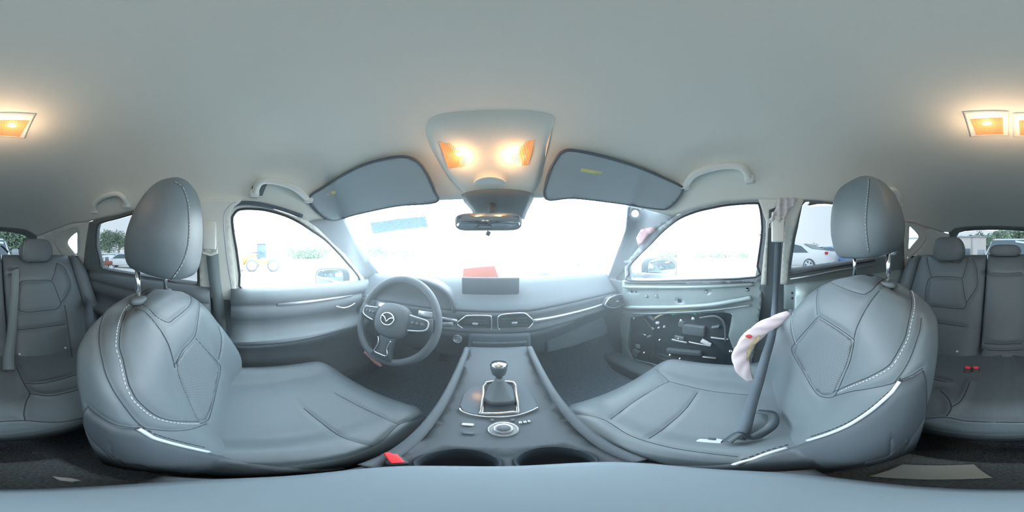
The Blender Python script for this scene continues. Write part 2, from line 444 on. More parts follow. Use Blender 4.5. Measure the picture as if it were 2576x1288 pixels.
# weatherstrip around the driver door opening
ds = smoothline([(760, 545), (700, 526), (640, 514), (600, 515), (578, 528), (568, 552), (571, 610), (580, 680), (592, 752), (605, 810), (622, 868)], 8)
v, f = tube([inb(side, 0.012)(*p) for p in ds], 0.0085, 8); obj('weatherstrip', v, f, M['belt'], d1)
v, f = tube([inb(side, 0.02)(x-5, y-3) for x, y in ds[24:]], 0.003, 6); obj('seal_lip', v, f, M['satin'], d1)
skin('window_frame', RD_L, [G_RL], inb(side, 0.005), M['frame'], d2, 8, 0.03)
ringskin('window_seal', G_RL, 0, inb(side, 0.002), M['seal'], d2, 0.004)
# C and D pillar trim with the recessed quarter window
R_QL = [(193, 574), (176, 579), (158, 586), (145, 595), (138, 606), (140, 618), (146, 630), (155, 642), (165, 653), (178, 660), (190, 663), (196, 650), (197, 610), (196, 580)]
struct(skin('trim_4', [(91, 592), (103, 591), (132, 579), (158, 569), (185, 561), (219, 558), (228, 558), (217, 610), (211, 662), (210, 692), (190, 690), (130, 690), (92, 690), (90, 640), (90, 605)], [R_QL], side, M['trim'], None, 8, 0.02))
def reveal(name, a, b, fa, fb, m, n=4):
    A = shape(a, 4); Bq = shape(b, 4)
    # resample both loops by angle about the inner middle
    cxp = sum(p[0] for p in b)/len(b); cyp = sum(p[1] for p in b)/len(b)
    def at(L, t):
        best = None
        for p, q in zip(L, L[1:]+L[:1]):
            d = (math.cos(t), math.sin(t)); ex, ey = q[0]-p[0], q[1]-p[1]
            den = d[0]*ey-d[1]*ex
            if abs(den) < 1e-9: continue
            s = ((p[0]-cxp)*ey-(p[1]-cyp)*ex)/den; u = ((p[0]-cxp)*d[1]-(p[1]-cyp)*d[0])/den
            if 0 <= u <= 1 and s > 0 and (best is None or s > best[0]): best = (s, (cxp+d[0]*s, cyp+d[1]*s))
        return best[1] if best else None
    rows = []
    ts = [2*math.pi*i/64 for i in range(64)]
    pa = [at(A, t) for t in ts]; pb = [at(Bq, t) for t in ts]
    PA = [fa(*p) for p in pa]; PB = [fb(*p) for p in pb]
    for i in range(n+1):
        k = i/n; rows.append([x.lerp(y, k)-(x.lerp(y, k).normalized()*0.012*math.sin(math.pi*k)*-1) for x, y in zip(PA, PB)])
    v, f = loft(rows, True, False); o = obj(name, v, f, m); solidify(o, 0.004); return o
struct(reveal('trim_5', R_QL, G_QL, side, outw(side, 0.016), M['trim']))
# tail gate frame
TF = [(-188, 583), (-175, 574), (-149, 570), (-91, 569), (-40, 570), (0, 572), (40, 575), (66, 579), (79, 585), (93, 594), (92, 640), (92, 760), (-192, 760), (-190, 640)]
d5 = thing('door_5', None, None, (0, -1.8, -0.3), kind='structure')
skin('window_frame', TF, [G_T], side, M['frame'], d5, 10, 0.03)
v, f = rbox((0, -1.88, -0.42), (1.3, 0.03, 0.6), 0.01); obj('door_panel', v, f, M['trimb'], d5)
# wiper on the tailgate glass
v, f = tube([outw(side, 0.05)(x, y) for x, y in [(20, 634), (8, 621), (2, 617)]], 0.012, 6); obj('wiper', v, f, M['frame'], d5)

# ---- passenger side (right)
FD_R = [(1905, 504), (1827, 509), (1752, 525), (1700, 543), (1660, 572), (1620, 607), (1585, 648), (1572, 672), (1572, 716), (1740, 714), (1915, 708), (1920, 650), (1926, 600), (1927, 560), (1924, 525), (1918, 506)]
skin('window_frame', FD_R, [G_FR], inb(side, 0.004), M['pgrey'], d3, 8, 0.03)
ringskin('window_seal', G_FR, 0, inb(side, 0.002), M['seal'], d3, 0.005)
AR = [(1583, 517), (1640, 524), (1700, 543), (1660, 572), (1620, 607), (1585, 648), (1572, 672), (1574, 716), (1578, 735), (1520, 735), (1528, 705), (1552, 640), (1575, 580)]
struct(skin('trim_6', AR, [[(1598+9*math.cos(a), 538+10*math.sin(a)) for a in [k*math.pi/6 for k in range(12)]]], lambda x, y: side(x, y).lerp(wind(x, y), max(0, min(1, (1630-x)/60))), M['pgrey'], None, 9, 0.02))
# rounded hole added in the pillar cover so bright sky shows as a glare spot
RD_R = [(2008, 512), (2018, 503), (2060, 506), (2100, 510), (2180, 524), (2228, 540), (2268, 556), (2274, 600), (2276, 690), (2200, 700), (2082, 715), (1978, 730), (1982, 660), (1994, 590)]
skin('window_frame', RD_R, [G_RR], inb(side, 0.005), M['frame'], d4, 8, 0.03)
v, f = tube([inb(side, 0.015)(x, y) for x, y in [(1988, 701), (2040, 692), (2100, 680), (2200, 664)]], 0.005, 6); obj('chrome_strip', v, f, M['satin'], d4)
v, f = tube([inb(side, 0.015)(x, y) for x, y in [(1988, 689), (2040, 680), (2100, 670), (2200, 654)]], 0.006, 6); obj('window_seal', v, f, M['seal'], d4)
R_QR = [(2286, 556), (2305, 563), (2322, 575), (2331, 590), (2330, 603), (2320, 618), (2306, 634), (2290, 648), (2283, 650), (2284, 600)]
struct(skin('trim_7', [(2264, 553), (2305, 561), (2336, 571), (2368, 582), (2389, 590), (2389, 700), (2264, 700)], [R_QR], side, M['trim'], None, 8, 0.02))
struct(reveal('trim_8', R_QR, G_QR, side, outw(side, 0.016), M['trim']))
# right middle pillar: upper cover pulled open, lower cover
struct(skin('trim_9', [(1908, 504), (2022, 504), (2010, 540), (1996, 590), (1984, 660), (1981, 712), (1975, 716), (1963, 714), (1968, 640), (1975, 560), (1960, 520), (1935, 530), (1932, 600), (1928, 716), (1914, 716), (1920, 650), (1926, 600), (1927, 560)], [], inb(side, 0.008), M['trim'], None, 8, 0.02))
struct(skin('trim_10', [(1925, 506), (1990, 506), (1985, 600), (1975, 714), (1985, 760), (1975, 1000), (1890, 1000), (1900, 850), (1915, 715), (1925, 600)], [], outw(side, -0.002), M['trimb'], None, 12, 0.02))

# ---- floor, sills, firewall, lower body
fl = MB()
def plate(name, outer, holes, zf, m, parent=None, step=0.04, th=0.01):
    """sheet over a plan outline (x, y) with z = zf(x, y)"""
    v, f = cdt(outer, holes, step); p = [(x, y, zf(x, y)) for x, y in v]
    q = f[0]; n = (Vector(p[q[1]])-Vector(p[q[0]])).cross(Vector(p[q[2]])-Vector(p[q[0]]))
    if n.z < 0: f = [t[::-1] for t in f]
    o = obj(name, p, f, m, parent); solidify(o, th, -1.0); return o
def floorz(x, y):
    z = -0.84
    t = max(0, 1-(abs(x)/0.17)**4); z += 0.10*t
    if y > 0.75: z += (y-0.75)*0.9
    if y < -0.66: z = z*(1-min(1, (-0.66-y)/0.05))+(-0.60)*min(1, (-0.66-y)/0.05)
    return z
fo = plate('floor', [(-0.8, -1.95), (0.8, -1.95), (0.8, 1.1), (-0.8, 1.1)], [], floorz, M['carpet'], None, 0.045, 0.02); struct(fo)
v, f = rbox((0, 1.14, -0.52), (1.6, 0.03, 0.66), 0.01); w = obj('wall_front', v, f, M['dark']); struct(w)
for s, nm in ((-1, 'left'), (1, 'right')):
    v, f = rbox((s*0.80, -1.45, -0.35), (0.03, 1.0, 0.75), 0.01); struct(obj('wall_rear_'+nm, v, f, M['trimb']))
    v, f = rbox((s*0.73, 0.0, -0.80), (0.14, 2.2, 0.10), 0.02); struct(obj('trim_%d' % (11 if s < 0 else 12), v, f, M['trimb']))
# bonnet and outer wings, below the sight line
bon = []
for y, z in ((1.26, -0.19), (1.34, -0.20), (1.60, -0.25), (1.85, -0.33), (1.98, -0.45), (2.02, -0.75)):
    bon.append([(x, y-0.06*(x/0.85)**2, z-0.05*(abs(x)/0.85)**3) for x in [-.85+.1*i for i in range(18)]])
v, f = loft(bon, False, False); bn = obj('car_bonnet', v, f, M['cargrey']); solidify(bn, 0.01)
tag(bn, 'grey bonnet of this car, just ahead of the windscreen', 'car bonnet')

# ---- door inner panels (lofted profiles along the car)
def doorpanel(parent, s, y0, y1, zr0, zr1, prof, m, name='door_panel', caps=True, n=12):
    """prof: (inboard offset from the outer skin line, height under the belt)"""
    rows = []
    for i in range(n+1):
        t = i/n; y = y0+(y1-y0)*t; zb = zr0+(zr1-zr0)*t
        rows.append([(s*(0.765-a), y, zb-b) for a, b in prof]+[(s*0.79, y, zb-prof[-1][1]), (s*0.79, y, zb-prof[0][1])])
    v, f = loft(rows, True, True)
    return obj(name, v, f if s < 0 else [q[::-1] for q in f], m, parent)
profL = [(0.0, 0.0), (0.03, -0.002), (0.05, 0.01), (0.065, 0.035), (0.065, 0.062), (0.058, 0.068), (0.058, 0.074), (0.068, 0.08), (0.07, 0.135), (0.058, 0.142), (0.058, 0.148), (0.05, 0.16),
         (0.05, 0.19), (0.10, 0.205), (0.14, 0.215), (0.145, 0.235), (0.11, 0.27), (0.05, 0.33), (0.04, 0.5), (0.09, 0.55), (0.09, 0.64), (0.02, 0.66)]
doorpanel(d1, -1, -0.035, 0.98, -0.152, -0.155, profL, M['doorp'])
doorpanel(d2, -1, -0.98, -0.13, -0.10, -0.147, profL, M['trimb'])
v, f = tube([V(-0.700, y, -0.222-0.01*(y-.3)) for y in (0.17, 0.3, 0.45, 0.58)], [0.006, 0.009, 0.008, 0.004], 8); obj('inlay_strip', v, f, M['satin'], d1)
ih = [onX(845, 771, -0.69), onX(862, 775, -0.685), onX(880, 771, -0.68), onX(893, 763, -0.69)]
v, f = tube(smoothline(ih, 5), 0.006, 8); obj('door_handle', v, f, M['chrome'], d1)
v, f = tube([V(-0.62, y, -0.372) for y in (-0.03, 0.2, 0.5)], [0.008, 0.01, 0.003], 8); obj('armrest_edge', v, f, M['dash'], d1)
v, f = lathe((-0.70, 0.72, -0.60), (1, 0, 0), [(0.085, 0), (0.085, 0.012), (0.075, 0.016), (0.02, 0.010), (0.0, 0.010)]); obj('speaker_grille', v, f, M['trimb'], d1)
profR = [(0.0, 0.0), (0.05, 0.01), (0.065, 0.06), (0.06, 0.15), (0.10, 0.2), (0.10, 0.24), (0.05, 0.32), (0.05, 0.6), (0.02, 0.65)]
doorpanel(d4, 1, -0.98, -0.2, -0.09, -0.125, profR, M['metal'])

for s, nm in ((-1, 13), (1, 14)):
    v, f = rbox((s*0.785, 0.94, -0.52), (0.03, 0.44, 0.70), 0.01); struct(obj('trim_%d' % nm, v, f, M['trimb']))

# ================================================================== FRONT SEATS
def interp(t, xs, ys): return float(np.interp(t, xs, ys))
def smoothstep(a, b, x):
    t = max(0, min(1, (x-a)/(b-a))); return t*t*(3-2*t)
BK = dict(  # backrest stations by height under the eye
 z=[-0.66, -0.55, -0.45, -0.36, -0.28, -0.20, -0.15, -0.115, -0.10, -0.092],
 y=[-0.075, -0.085, -0.105, -0.135, -0.155, -0.18, -0.20, -0.215, -0.222, -0.225],
 a=[0.235, 0.248, 0.256, 0.258, 0.256, 0.247, 0.228, 0.19, 0.155, 0.10],
 f=[0.085, 0.095, 0.10, 0.10, 0.092, 0.075, 0.058, 0.045, 0.034, 0.012],
 b=[0.07, 0.07, 0.07, 0.072, 0.072, 0.07, 0.062, 0.05, 0.038, 0.014])
def cr(ts, xs, ys):
    """smooth interpolation of stations (monotone-ish cubic)"""
    xs = np.array(xs); ys = np.array(ys); m = np.gradient(ys, xs); out = []
    for t in ts:
        i = int(min(max(np.searchsorted(xs, t)-1, 0), len(xs)-2)); h = xs[i+1]-xs[i]; u = (t-xs[i])/h
        out.append((2*u**3-3*u*u+1)*ys[i]+(u**3-2*u*u+u)*h*m[i]+(-2*u**3+3*u*u)*ys[i+1]+(u**3-u*u)*h*m[i+1])
    return out
def sec(a, f, b, rec, n=200, e=3.2):
    pts = []
    for j in range(n):
        th = 2*math.pi*j/n; c, s = math.cos(th), math.sin(th)
        x = a*math.copysign(abs(c)**(2/e), c); y = (f if s > 0 else b)*math.copysign(abs(s)**(2/e), s)
        if s > 0:
            u = abs(x/a); y -= rec*(1-smoothstep(0.42, 0.86, u))*abs(s)**0.6
        pts.append((x, y))
    return pts
def make_front_seat(cx, s, lab, px, tilt=None, dz=0.0, mirror_label=None):
    """cx: middle of the seat; s=+1 when the inboard side is at +x; tilt(z) gives the backrest's shift along the car"""
    t = thing('front_bucket_seat', lab, 'car seat', (cx, 0.1, -0.80))
    # --- backrest
    zs = list(np.linspace(-0.66, -0.14, 120))+list(-0.14+0.048*np.sin(np.linspace(0, math.pi/2, 16))[1:])
    Y, A, F, B = [cr(zs, BK['z'], BK[k]) for k in ('y', 'a', 'f', 'b')]
    rows = []
    for z, y, a, f, b in zip(zs, Y, A, F, B):
        rec = 0.034*smoothstep(0.12, 0.30, -z)
        ob = 0.048*math.exp(-((z+0.40)/0.14)**2)
        rows.append([(cx+s*x, y+q+tilt(z)+(ob*smoothstep(0.45, 0.92, -x/max(a, .01)) if q > -0.02 else 0), z+dz-0.030*(abs(x)/max(a, .01))**2*smoothstep(-0.22, -0.092, z)) for x, q in sec(a, max(f, 0.004), max(b, 0.004), rec)])
    v, f = loft(rows); f = f if s > 0 else [q[::-1] for q in f]
    back = obj('backrest', v, f, M['leather'], t)
    # --- cushion: stations along the car
    ys = np.linspace(-0.13, 0.375, 110); rows = []
    for y in ys:
        u = (y+0.13)/0.505
        a = 0.232+0.012*math.sin(math.pi*u)-0.05*max(0, (u-0.86)/0.14)**2.2
        top = -0.508+0.004*u-0.055*max(0, (u-0.80)/0.20)**2.4
        bol = 0.050*(1-0.55*u)*(1-max(0, (u-0.85)/0.15)**2)
        bot = -0.66+0.10*max(0, (u-0.85)/0.15)**2
        r = []
        for j in range(170):
            th = 2*math.pi*j/170; c, sn = math.cos(th), math.sin(th)
            x = a*math.copysign(abs(c)**(2/3.6), c); h = (top-bot)/2; z = (top+bot)/2+h*math.copysign(abs(sn)**(2/3.6), sn)
            if sn > 0:
                w = abs(x/a); z += bol*smoothstep(0.5, 0.88, w)*(1-smoothstep(0.93, 1.0, w)*0.6)
            r.append((cx+s*x, y, z+dz*0.5))
        rows.append(r)
    v, f = loft(rows); f = f if s < 0 else [q[::-1] for q in f]
    cush = obj('seat_cushion', v, f, M['leather'], t)
    # --- lower side shells and base
    for sd, nm in ((-1, 'side_shell'),):
        rows = []
        for y in np.linspace(-0.185, 0.36, 26):
            u = (y+0.185)/0.545
            zt = interp(u, [0, 0.25, 0.5, 0.8, 1], [-0.40, -0.47, -0.535, -0.57, -0.60])+dz*0.5; zb = interp(u, [0, 0.15, 0.8, 1], [-0.58, -0.70, -0.72, -0.66])
            x0 = 0.226+0.018*math.sin(math.pi*u)-0.05*max(0, (u-0.85)/0.15)**2; w = 0.03
            rows.append([(cx+s*sd*x, y+(tilt(-0.45) if u < 0.3 else 0)*(1-u/0.3), z) for x, z in ((x0-w, zt-0.01), (x0-0.004, zt), (x0+0.004, zt-0.012), (x0+0.002, (zt+zb)/2), (x0-0.012, zb+0.02), (x0-0.03, zb), (x0-w-0.02, zb))])
        v, f = loft(rows); obj(nm, v, f if s*sd > 0 else [q[::-1] for q in f], M['shell'], t)
    v, f = rbox((cx, 0.10, -0.715), (0.36, 0.36, 0.09), 0.02); obj('seat_base', v, f, M['dark'], t)
    for q in (-0.17, 0.17):
        v, f = rbox((cx+q, 0.12, -0.79), (0.04, 0.46, 0.09), 0.006); obj('seat_rail', v, f, M['dark'], t)
    return t, back, cush

# ---- driver seat
tL = lambda z: 0.0
drv, bL, cL = make_front_seat(-0.378, 1, 'grey leather driver seat behind the steering wheel', None, tL)
# ---- passenger seat: set further back and a little more upright in height
tR = lambda z: -0.05-0.14*(z+0.42)
pas, bR, cR = make_front_seat(0.372, -1, 'grey leather passenger seat beside the stripped door with a loose belt tongue on it', None, tR, 0.035)

def dress(t, parts, grooves, seams, stitches, pipes, perfs=()):
    """grooves and seams in picture lines, laid on the real padding"""
    tr = bvh(parts)
    for o in parts:
        groove(o, [cast(tr, smoothline(L, 12)) for L in grooves+seams], tr, 0.0035, 0.005)
    tr = bvh(parts)
    for L in seams+grooves: seamline('seam', tr, L, M['seam'], t, 0.0009, lift=0.0002)
    for L in stitches: seamline('stitching', tr, L, M['stitch'], t, 0.0009, lift=0.0006, dash=(0.0045, 0.003))
    for L, r in pipes: seamline('piping', tr, L, M['piping'], t, r, lift=0.001)
    for P in perfs:
        v, f = cdt(P, [], 9); hit = [tr.ray_cast(Vector((0, 0, H)), ray(x, y), 2.0) for x, y in v]
        if all(h[0] is not None for h in hit):
            p = []
            for (x, y), h in zip(v, hit):
                n = h[1] if h[1].dot(ray(x, y)) < 0 else -h[1]
                q = h[0]-Vector((0, 0, H))+n*0.0012; p.append(q)
            q = f[0]; n = (p[q[1]]-p[q[0]]).cross(p[q[2]]-p[q[0]])
            if n.dot(p[q[0]]) > 0: f = [z[::-1] for z in f]
            o = obj('perforated_panel', p, f, M['perf'], t); solidify(o, 0.002, -1)
    return tr
DL1 = [(306, 744), (285, 758), (268, 775), (253, 815), (249, 850), (252, 880), (257, 905), (265, 938), (277, 966), (292, 993), (326, 1040), (347, 1064), (367, 1078)]
DL2 = [(341, 756), (322, 770), (309, 785), (296, 823), (291, 867), (295, 890), (301, 908), (313, 962), (325, 990), (340, 1013), (381, 1047), (425, 1061), (465, 1066), (503, 1066)]
DL2b = [(x+9, y-3) for x, y in DL2[2:-2]]+[(500, 1060)]
DL3 = [(340, 778), (365, 785), (395, 819), (421, 860), (434, 900), (440, 925)]
DL4 = [(347, 759), (376, 778), (393, 796), (423, 811), (440, 800), (455, 789), (479, 765), (478, 740), (462, 719)]
DL5 = [(480, 732), (496, 744), (501, 778), (497, 812), (492, 841), (478, 862), (459, 882), (441, 916)]
DL6 = [(492, 851), (520, 882), (548, 912), (555, 928), (548, 965), (540, 1000), (530, 1040), (522, 1058), (503, 1066)]
DL7 = [(488, 726), (510, 742), (522, 757), (540, 795), (552, 830), (557, 850), (555, 880), (550, 905)]
DL7b = [(x+5, y-4) for x, y in DL7[2:]]
DL8 = [(347, 1076), (400, 1082), (440, 1084), (480, 1080), (520, 1066)]
DL9 = [(221, 1020), (238, 1037), (289, 1068), (347, 1077)]
DPF = [(488, 858), (462, 886), (444, 912), (448, 940), (462, 980), (480, 1020), (496, 1056), (515, 1056), (528, 1030), (540, 985), (551, 930), (545, 912), (515, 882)]
trL = dress(drv, [bL, cL], [], [DL1, DL2b, DL3, DL4, DL5, DL6, DL7, DL8, DL9,
      [(764, 1027), (815, 1068), (866, 1102), (938, 1122)], [(842, 989), (900, 1020), (950, 1044), (1002, 1068)], [(1091, 1040), (1045, 1056), (1002, 1068), (951, 1115), (866, 1149), (764, 1166), (696, 1173), (600, 1170)],
      [(1085, 1105), (1040, 1140), (980, 1165)]],
      [DL2, DL7b], [], [DPF])
pip = MB()
PR1 = [(2252, 694), (2266, 702), (2280, 714), (2292, 728), (2299, 746), (2301, 765), (2299, 785), (2291, 822), (2285, 850), (2272, 877), (2258, 902), (2240, 925), (2192, 952), (2145, 971), (2104, 989)]
PR1b = [(x-8, y-3) for x, y in PR1[2:]]
PR2 = [(2318, 800), (2314, 830), (2308, 850), (2291, 898), (2271, 935), (2250, 962)]
PR3 = [(2228, 714), (2198, 748), (2180, 775), (2168, 796), (2153, 830), (2148, 856)]
PR4 = [(2060, 795), (2100, 820), (2146, 852), (2148, 862), (2143, 890), (2135, 918), (2118, 958), (2100, 996), (2070, 999), (2050, 985), (2020, 935), (1992, 885), (2000, 863), (2030, 828), (2060, 795)]
PR5 = [(2083, 688), (2083, 700), (2090, 711), (2131, 729), (2168, 740), (2180, 738), (2194, 729), (2210, 712), (2228, 699)]
PR6 = [(2086, 670), (2072, 678), (2064, 690), (2056, 737), (2054, 765), (2056, 792)]
PR7 = [(1998, 752), (1993, 770), (1989, 811), (1992, 840), (2000, 867)]
PR8 = [(2100, 996), (2140, 985), (2179, 979), (2225, 970), (2257, 961)]
PR9 = [(2257, 961), (2274, 952), (2296, 943), (2322, 926)]
PPF = [(2060, 800), (2100, 825), (2141, 854), (2143, 866), (2130, 915), (2096, 990), (2072, 993), (2054, 981), (2022, 930), (1998, 888), (2005, 866), (2032, 832)]
trR = dress(pas, [bR, cR], [], [PR1b, PR2, PR3, PR4, PR5, PR6, PR7, PR8, PR9,
      [(1649, 928), (1681, 959), (1666, 967), (1601, 1006), (1536, 1054)], [(1681, 959), (1720, 969), (1788, 984), (1883, 994)], [(1754, 988), (1720, 1034), (1669, 1078), (1632, 1103)],
      [(1441, 1040), (1516, 1054), (1584, 1095), (1669, 1122), (1754, 1137), (1856, 1149)]],
      [PR1, [(x+4, y) for x, y in PR7]], [], [PPF])

# ---- inboard side shells hang from the piping line
def shell_from(t, parts, px):
    """a hard plastic skin that follows the padding from the piping line down to the seat's foot"""
    tr = bvh(parts); J = 16; rows = []; line = smoothline(px, 5)
    for x, y in line:
        top = cast(tr, [(x, y)])
        if not top: continue
        yb = max(y+6, 1212 if 300 < x < 2230 else 1150); r = []; last = top[0]; prev = top[0][0]
        for j in range(J):
            k = j/(J-1); h = cast(tr, [(x, y+(yb-y)*k)])
            if h and (h[0][0]-prev).length < 0.07 and h[0][0].z < prev.z+0.004: last = h[0]; prev = h[0][0]
            p, n = last; r.append(p+n*(-0.003 if j == 0 else 0.0035 if j == 1 else 0.006))
        p = r[-1]; nh = Vector((last[1].x, last[1].y, 0)); nh = nh.normalized() if nh.length > 0.1 else V(0, 0, 0)
        zb = min(p.z-0.01, -0.71); r += [p.lerp(V(p.x-nh.x*0.03, p.y-nh.y*0.03, zb), q) for q in (0.4, 1.0)]
        rows.append(r)
    R = [[V(*v) for v in r] for r in rows]
    for _ in range(2):
        for i in range(1, len(R)-1):
            for j in range(1, len(R[0])-1):
                m = (R[i-1][j]+R[i+1][j])/2
                if (m-R[i][j]).length < 0.02: R[i][j] = R[i][j]*0.6+m*0.4
    v, f = loft(R, False, False); o = obj('side_shell', v, f, M['shell'], t); solidify(o, 0.002, 0); return o
shell_from(drv, [bL, cL], [(221, 1020), (238, 1037), (289, 1068), (347, 1077), (391, 1102), (449, 1119), (519, 1136), (600, 1158), (700, 1174), (800, 1180), (900, 1172), (980, 1160), (1040, 1136), (1086, 1096)])
shell_from(pas, [bR, cR], [(2322, 926), (2296, 943), (2274, 952), (2264, 959), (2233, 996), (2189, 1034), (2138, 1068), (2087, 1091), (2036, 1108), (1980, 1128), (1930, 1142), (1880, 1158), (1800, 1170), (1700, 1170), (1620, 1162), (1550, 1150), (1482, 1121), (1434, 1083), (1420, 1055)])
# ---- piping and stitches where the side shells meet the leather
def shell_pipe(t, sh, px, r=0.0035):
    tr = bvh([o for o in t.children if o.type == 'MESH' and o.name.split('.')[0] in ('side_shell', 'seat_cushion', 'backrest')])
    seamline('piping', tr, px, M['piping'], t, r, lift=0.002)
    seamline('stitching', tr, [(x+2, y-9) for x, y in px], M['seam'], t, 0.0010, lift=0.0008, dash=(0.005, 0.003))
shell_pipe(drv, None, [(347, 1077), (370, 1091), (391, 1102), (449, 1119), (519, 1136)])
shell_pipe(pas, None, [(2264, 959), (2250, 978), (2233, 996), (2189, 1034), (2138, 1068), (2087, 1091), (2036, 1108)])
shell_pipe(pas, None, [(1980, 1128), (1930, 1142), (1880, 1160), (1850, 1169)], 0.004)
shell_pipe(pas, None, [(1415, 1045), (1420, 1062), (1434, 1083), (1456, 1103), (1482, 1121), (1515, 1138), (1550, 1150)], 0.0025)

# ---- headrests (parts of the seats)
def headrest(t, c, s, w, dp, h, zb, yaw=0, posts=None, zp=-0.09, tw=0.24, bt=0.018, py=None):
    py = c[1] if py is None else py
    """c=(x,y) middle, w width, dp depth, h height, zb bottom"""
    rows = []; K = 36
    for i in range(K+1):
        th = -math.pi/2+math.pi*i/K
        u = (math.sin(th)+1)/2; sh = abs(math.cos(th))**(0.22+0.18*(math.sin(th)+1)/2) if i not in (0, K) else 0.0
        wid = w/2*(1-tw*u**2.2)*(0.92+0.08*min(1, u*3)); dd = dp/2*(1.0-0.50*u**1.2)
        lean = 0.046*u**1.2*dp/0.18
        r = []
        for j in range(72):
            a = 2*math.pi*j/72; ca, sa = math.cos(a), math.sin(a); e = 3.0
            x = wid*sh*math.copysign(abs(ca)**(2/e), ca); y = dd*sh*math.copysign(abs(sa)**(2/e), sa)
            z = zb+h*u - (bt*(1-u)*(y/dd if dd else 0))
            r.append((c[0]+x*math.cos(yaw)-y*math.sin(yaw), c[1]+lean+x*math.sin(yaw)+y*math.cos(yaw), z))
        rows.append(r)
    v, f = loft(rows); o = obj('headrest', v, f, M['leather'], t)
    bt_ = bvh([q for q in t.children if q.name.split('.')[0] in ('backrest', 'centre_backrest')])
    for px in posts:
        hh = bt_.ray_cast(Vector((px, py, H+0.3)), Vector((0, 0, -1)), 1.0)[0]
        if hh is not None: zp = hh.z-H+0.010
        v, f = tube([(px, py, zp-0.03), (px, py-0.003, zb+0.04)], 0.0065, 12); obj('headrest_post', v, f, M['chrome'], o)
        q, g = lathe((px, py+0.002, zp-0.012), (0, 0, 1), [(0.022, 0), (0.0225, 0.008), (0.019, 0.012), (0.010, 0.0135), (0.0065, 0.0135)], 20)
        q = [Vector((px+(p[0]-px)*1.15, py+(p[1]-py)*0.7, p[2])) for p in q]; obj('post_collar', q, g, M['trimb'], o)
    return o
hL = headrest(drv, (-0.384, -0.190), 1, 0.256, 0.185, 0.232, -0.043, 0, (-0.307, -0.452), -0.086, py=-0.218)
hR = headrest(pas, (0.376, -0.325), -1, 0.268, 0.170, 0.224, 0.003, 0, (0.288, 0.437), -0.050, py=-0.322)
tH = bvh([hL]); seamline('stitching', tH, [(440, 458), (458, 470), (468, 490), (475, 520), (477, 560), (476, 600), (470, 635), (458, 665), (442, 690), (432, 702)], M['stitch'], hL, 0.0009, lift=0.0006, dash=(0.004, 0.003))
seamline('seam', tH, [(437, 458), (455, 470), (465, 490), (472, 520), (474, 560), (473, 600), (467, 635), (455, 665), (439, 690), (429, 702)], M['seam'], hL, 0.0008)
tH = bvh([hR]); seamline('stitching', tH, [(2184, 449), (2184, 470), (2179, 520), (2177, 560), (2180, 600), (2185, 636)], M['stitch'], hR, 0.0009, lift=0.0006, dash=(0.004, 0.003))
seamline('seam', tH, [(2187, 449), (2187, 470), (2182, 520), (2180, 560), (2183, 600), (2188, 636)], M['seam'], hR, 0.0008)

# ================================================================== REAR BENCH
rb = thing('rear_bench_seat', 'grey leather rear bench seat with three headrests under the rear window', 'car seat', (0, -0.6, -0.80))
def backpad(name, x0, x1, z0, z1, m=M['leather'], recess=None, thick=0.12, round_=0.03, lean=None, bulge=0.012):
    """padded slab leaning back: y = line through (z=-0.50,y=-0.71) and (z=0,y=-1.0)"""
    yl = lambda z: -0.71-(z+0.50)*0.58
    K = 120; rows = []; hx = (x1-x0)/2; mx_ = (x0+x1)/2
    for i in range(K+1):
        u = -1+2*i/K; u = math.copysign(1-(1-abs(u))**1.15, u); sh = max(0.0, 1-abs(u)**14)**0.5
        z = (z0+z1)/2+(z1-z0)/2*u
        r = []
        for j in range(220):
            a = 2*math.pi*j/220; ca, sa = math.cos(a), math.sin(a); e = 5.0
            x = hx*math.copysign(abs(ca)**(2/e), ca); y = thick/2*sh*math.copysign(abs(sa)**(2/e), sa)
            if sa > 0: y += bulge*(1-(x/hx)**2)*sh
            xx = x*(0.97+0.03*sh) - (0 if abs(u) < .8 else 0)
            r.append((mx_+xx, yl(z)-thick/2+y, z))
        rows.append(r)
    v, f = loft(rows); return obj(name, v, f, m, rb)
pL = backpad('backrest', -0.60, -0.122, -0.56, 0.008)
pM = backpad('centre_backrest', -0.116, 0.122, -0.56, 0.012, bulge=0.006)
pR = backpad('backrest', 0.128, 0.60, -0.56, 0.008)
for s in (-1, 1):
    rows = []
    for z in np.linspace(-0.56, 0.0, 24):
        y = -0.71-(z+0.50)*0.58; w = 0.10*math.sqrt(max(0.02, 1-max(0, (z+0.12)/0.125)**2)) if z > -0.12 else 0.10
        rows.append([(s*x, y+d, z) for x, d in ((0.60, -0.12), (0.60, -0.01), (0.615, 0.02), (0.64, 0.03), (0.60+w*0.75, 0.025), (0.60+w, -0.02), (0.60+w, -0.12))])
    v, f = loft(rows); obj('side_bolster', v, f if s < 0 else [q[::-1] for q in f], M['leather'], rb)
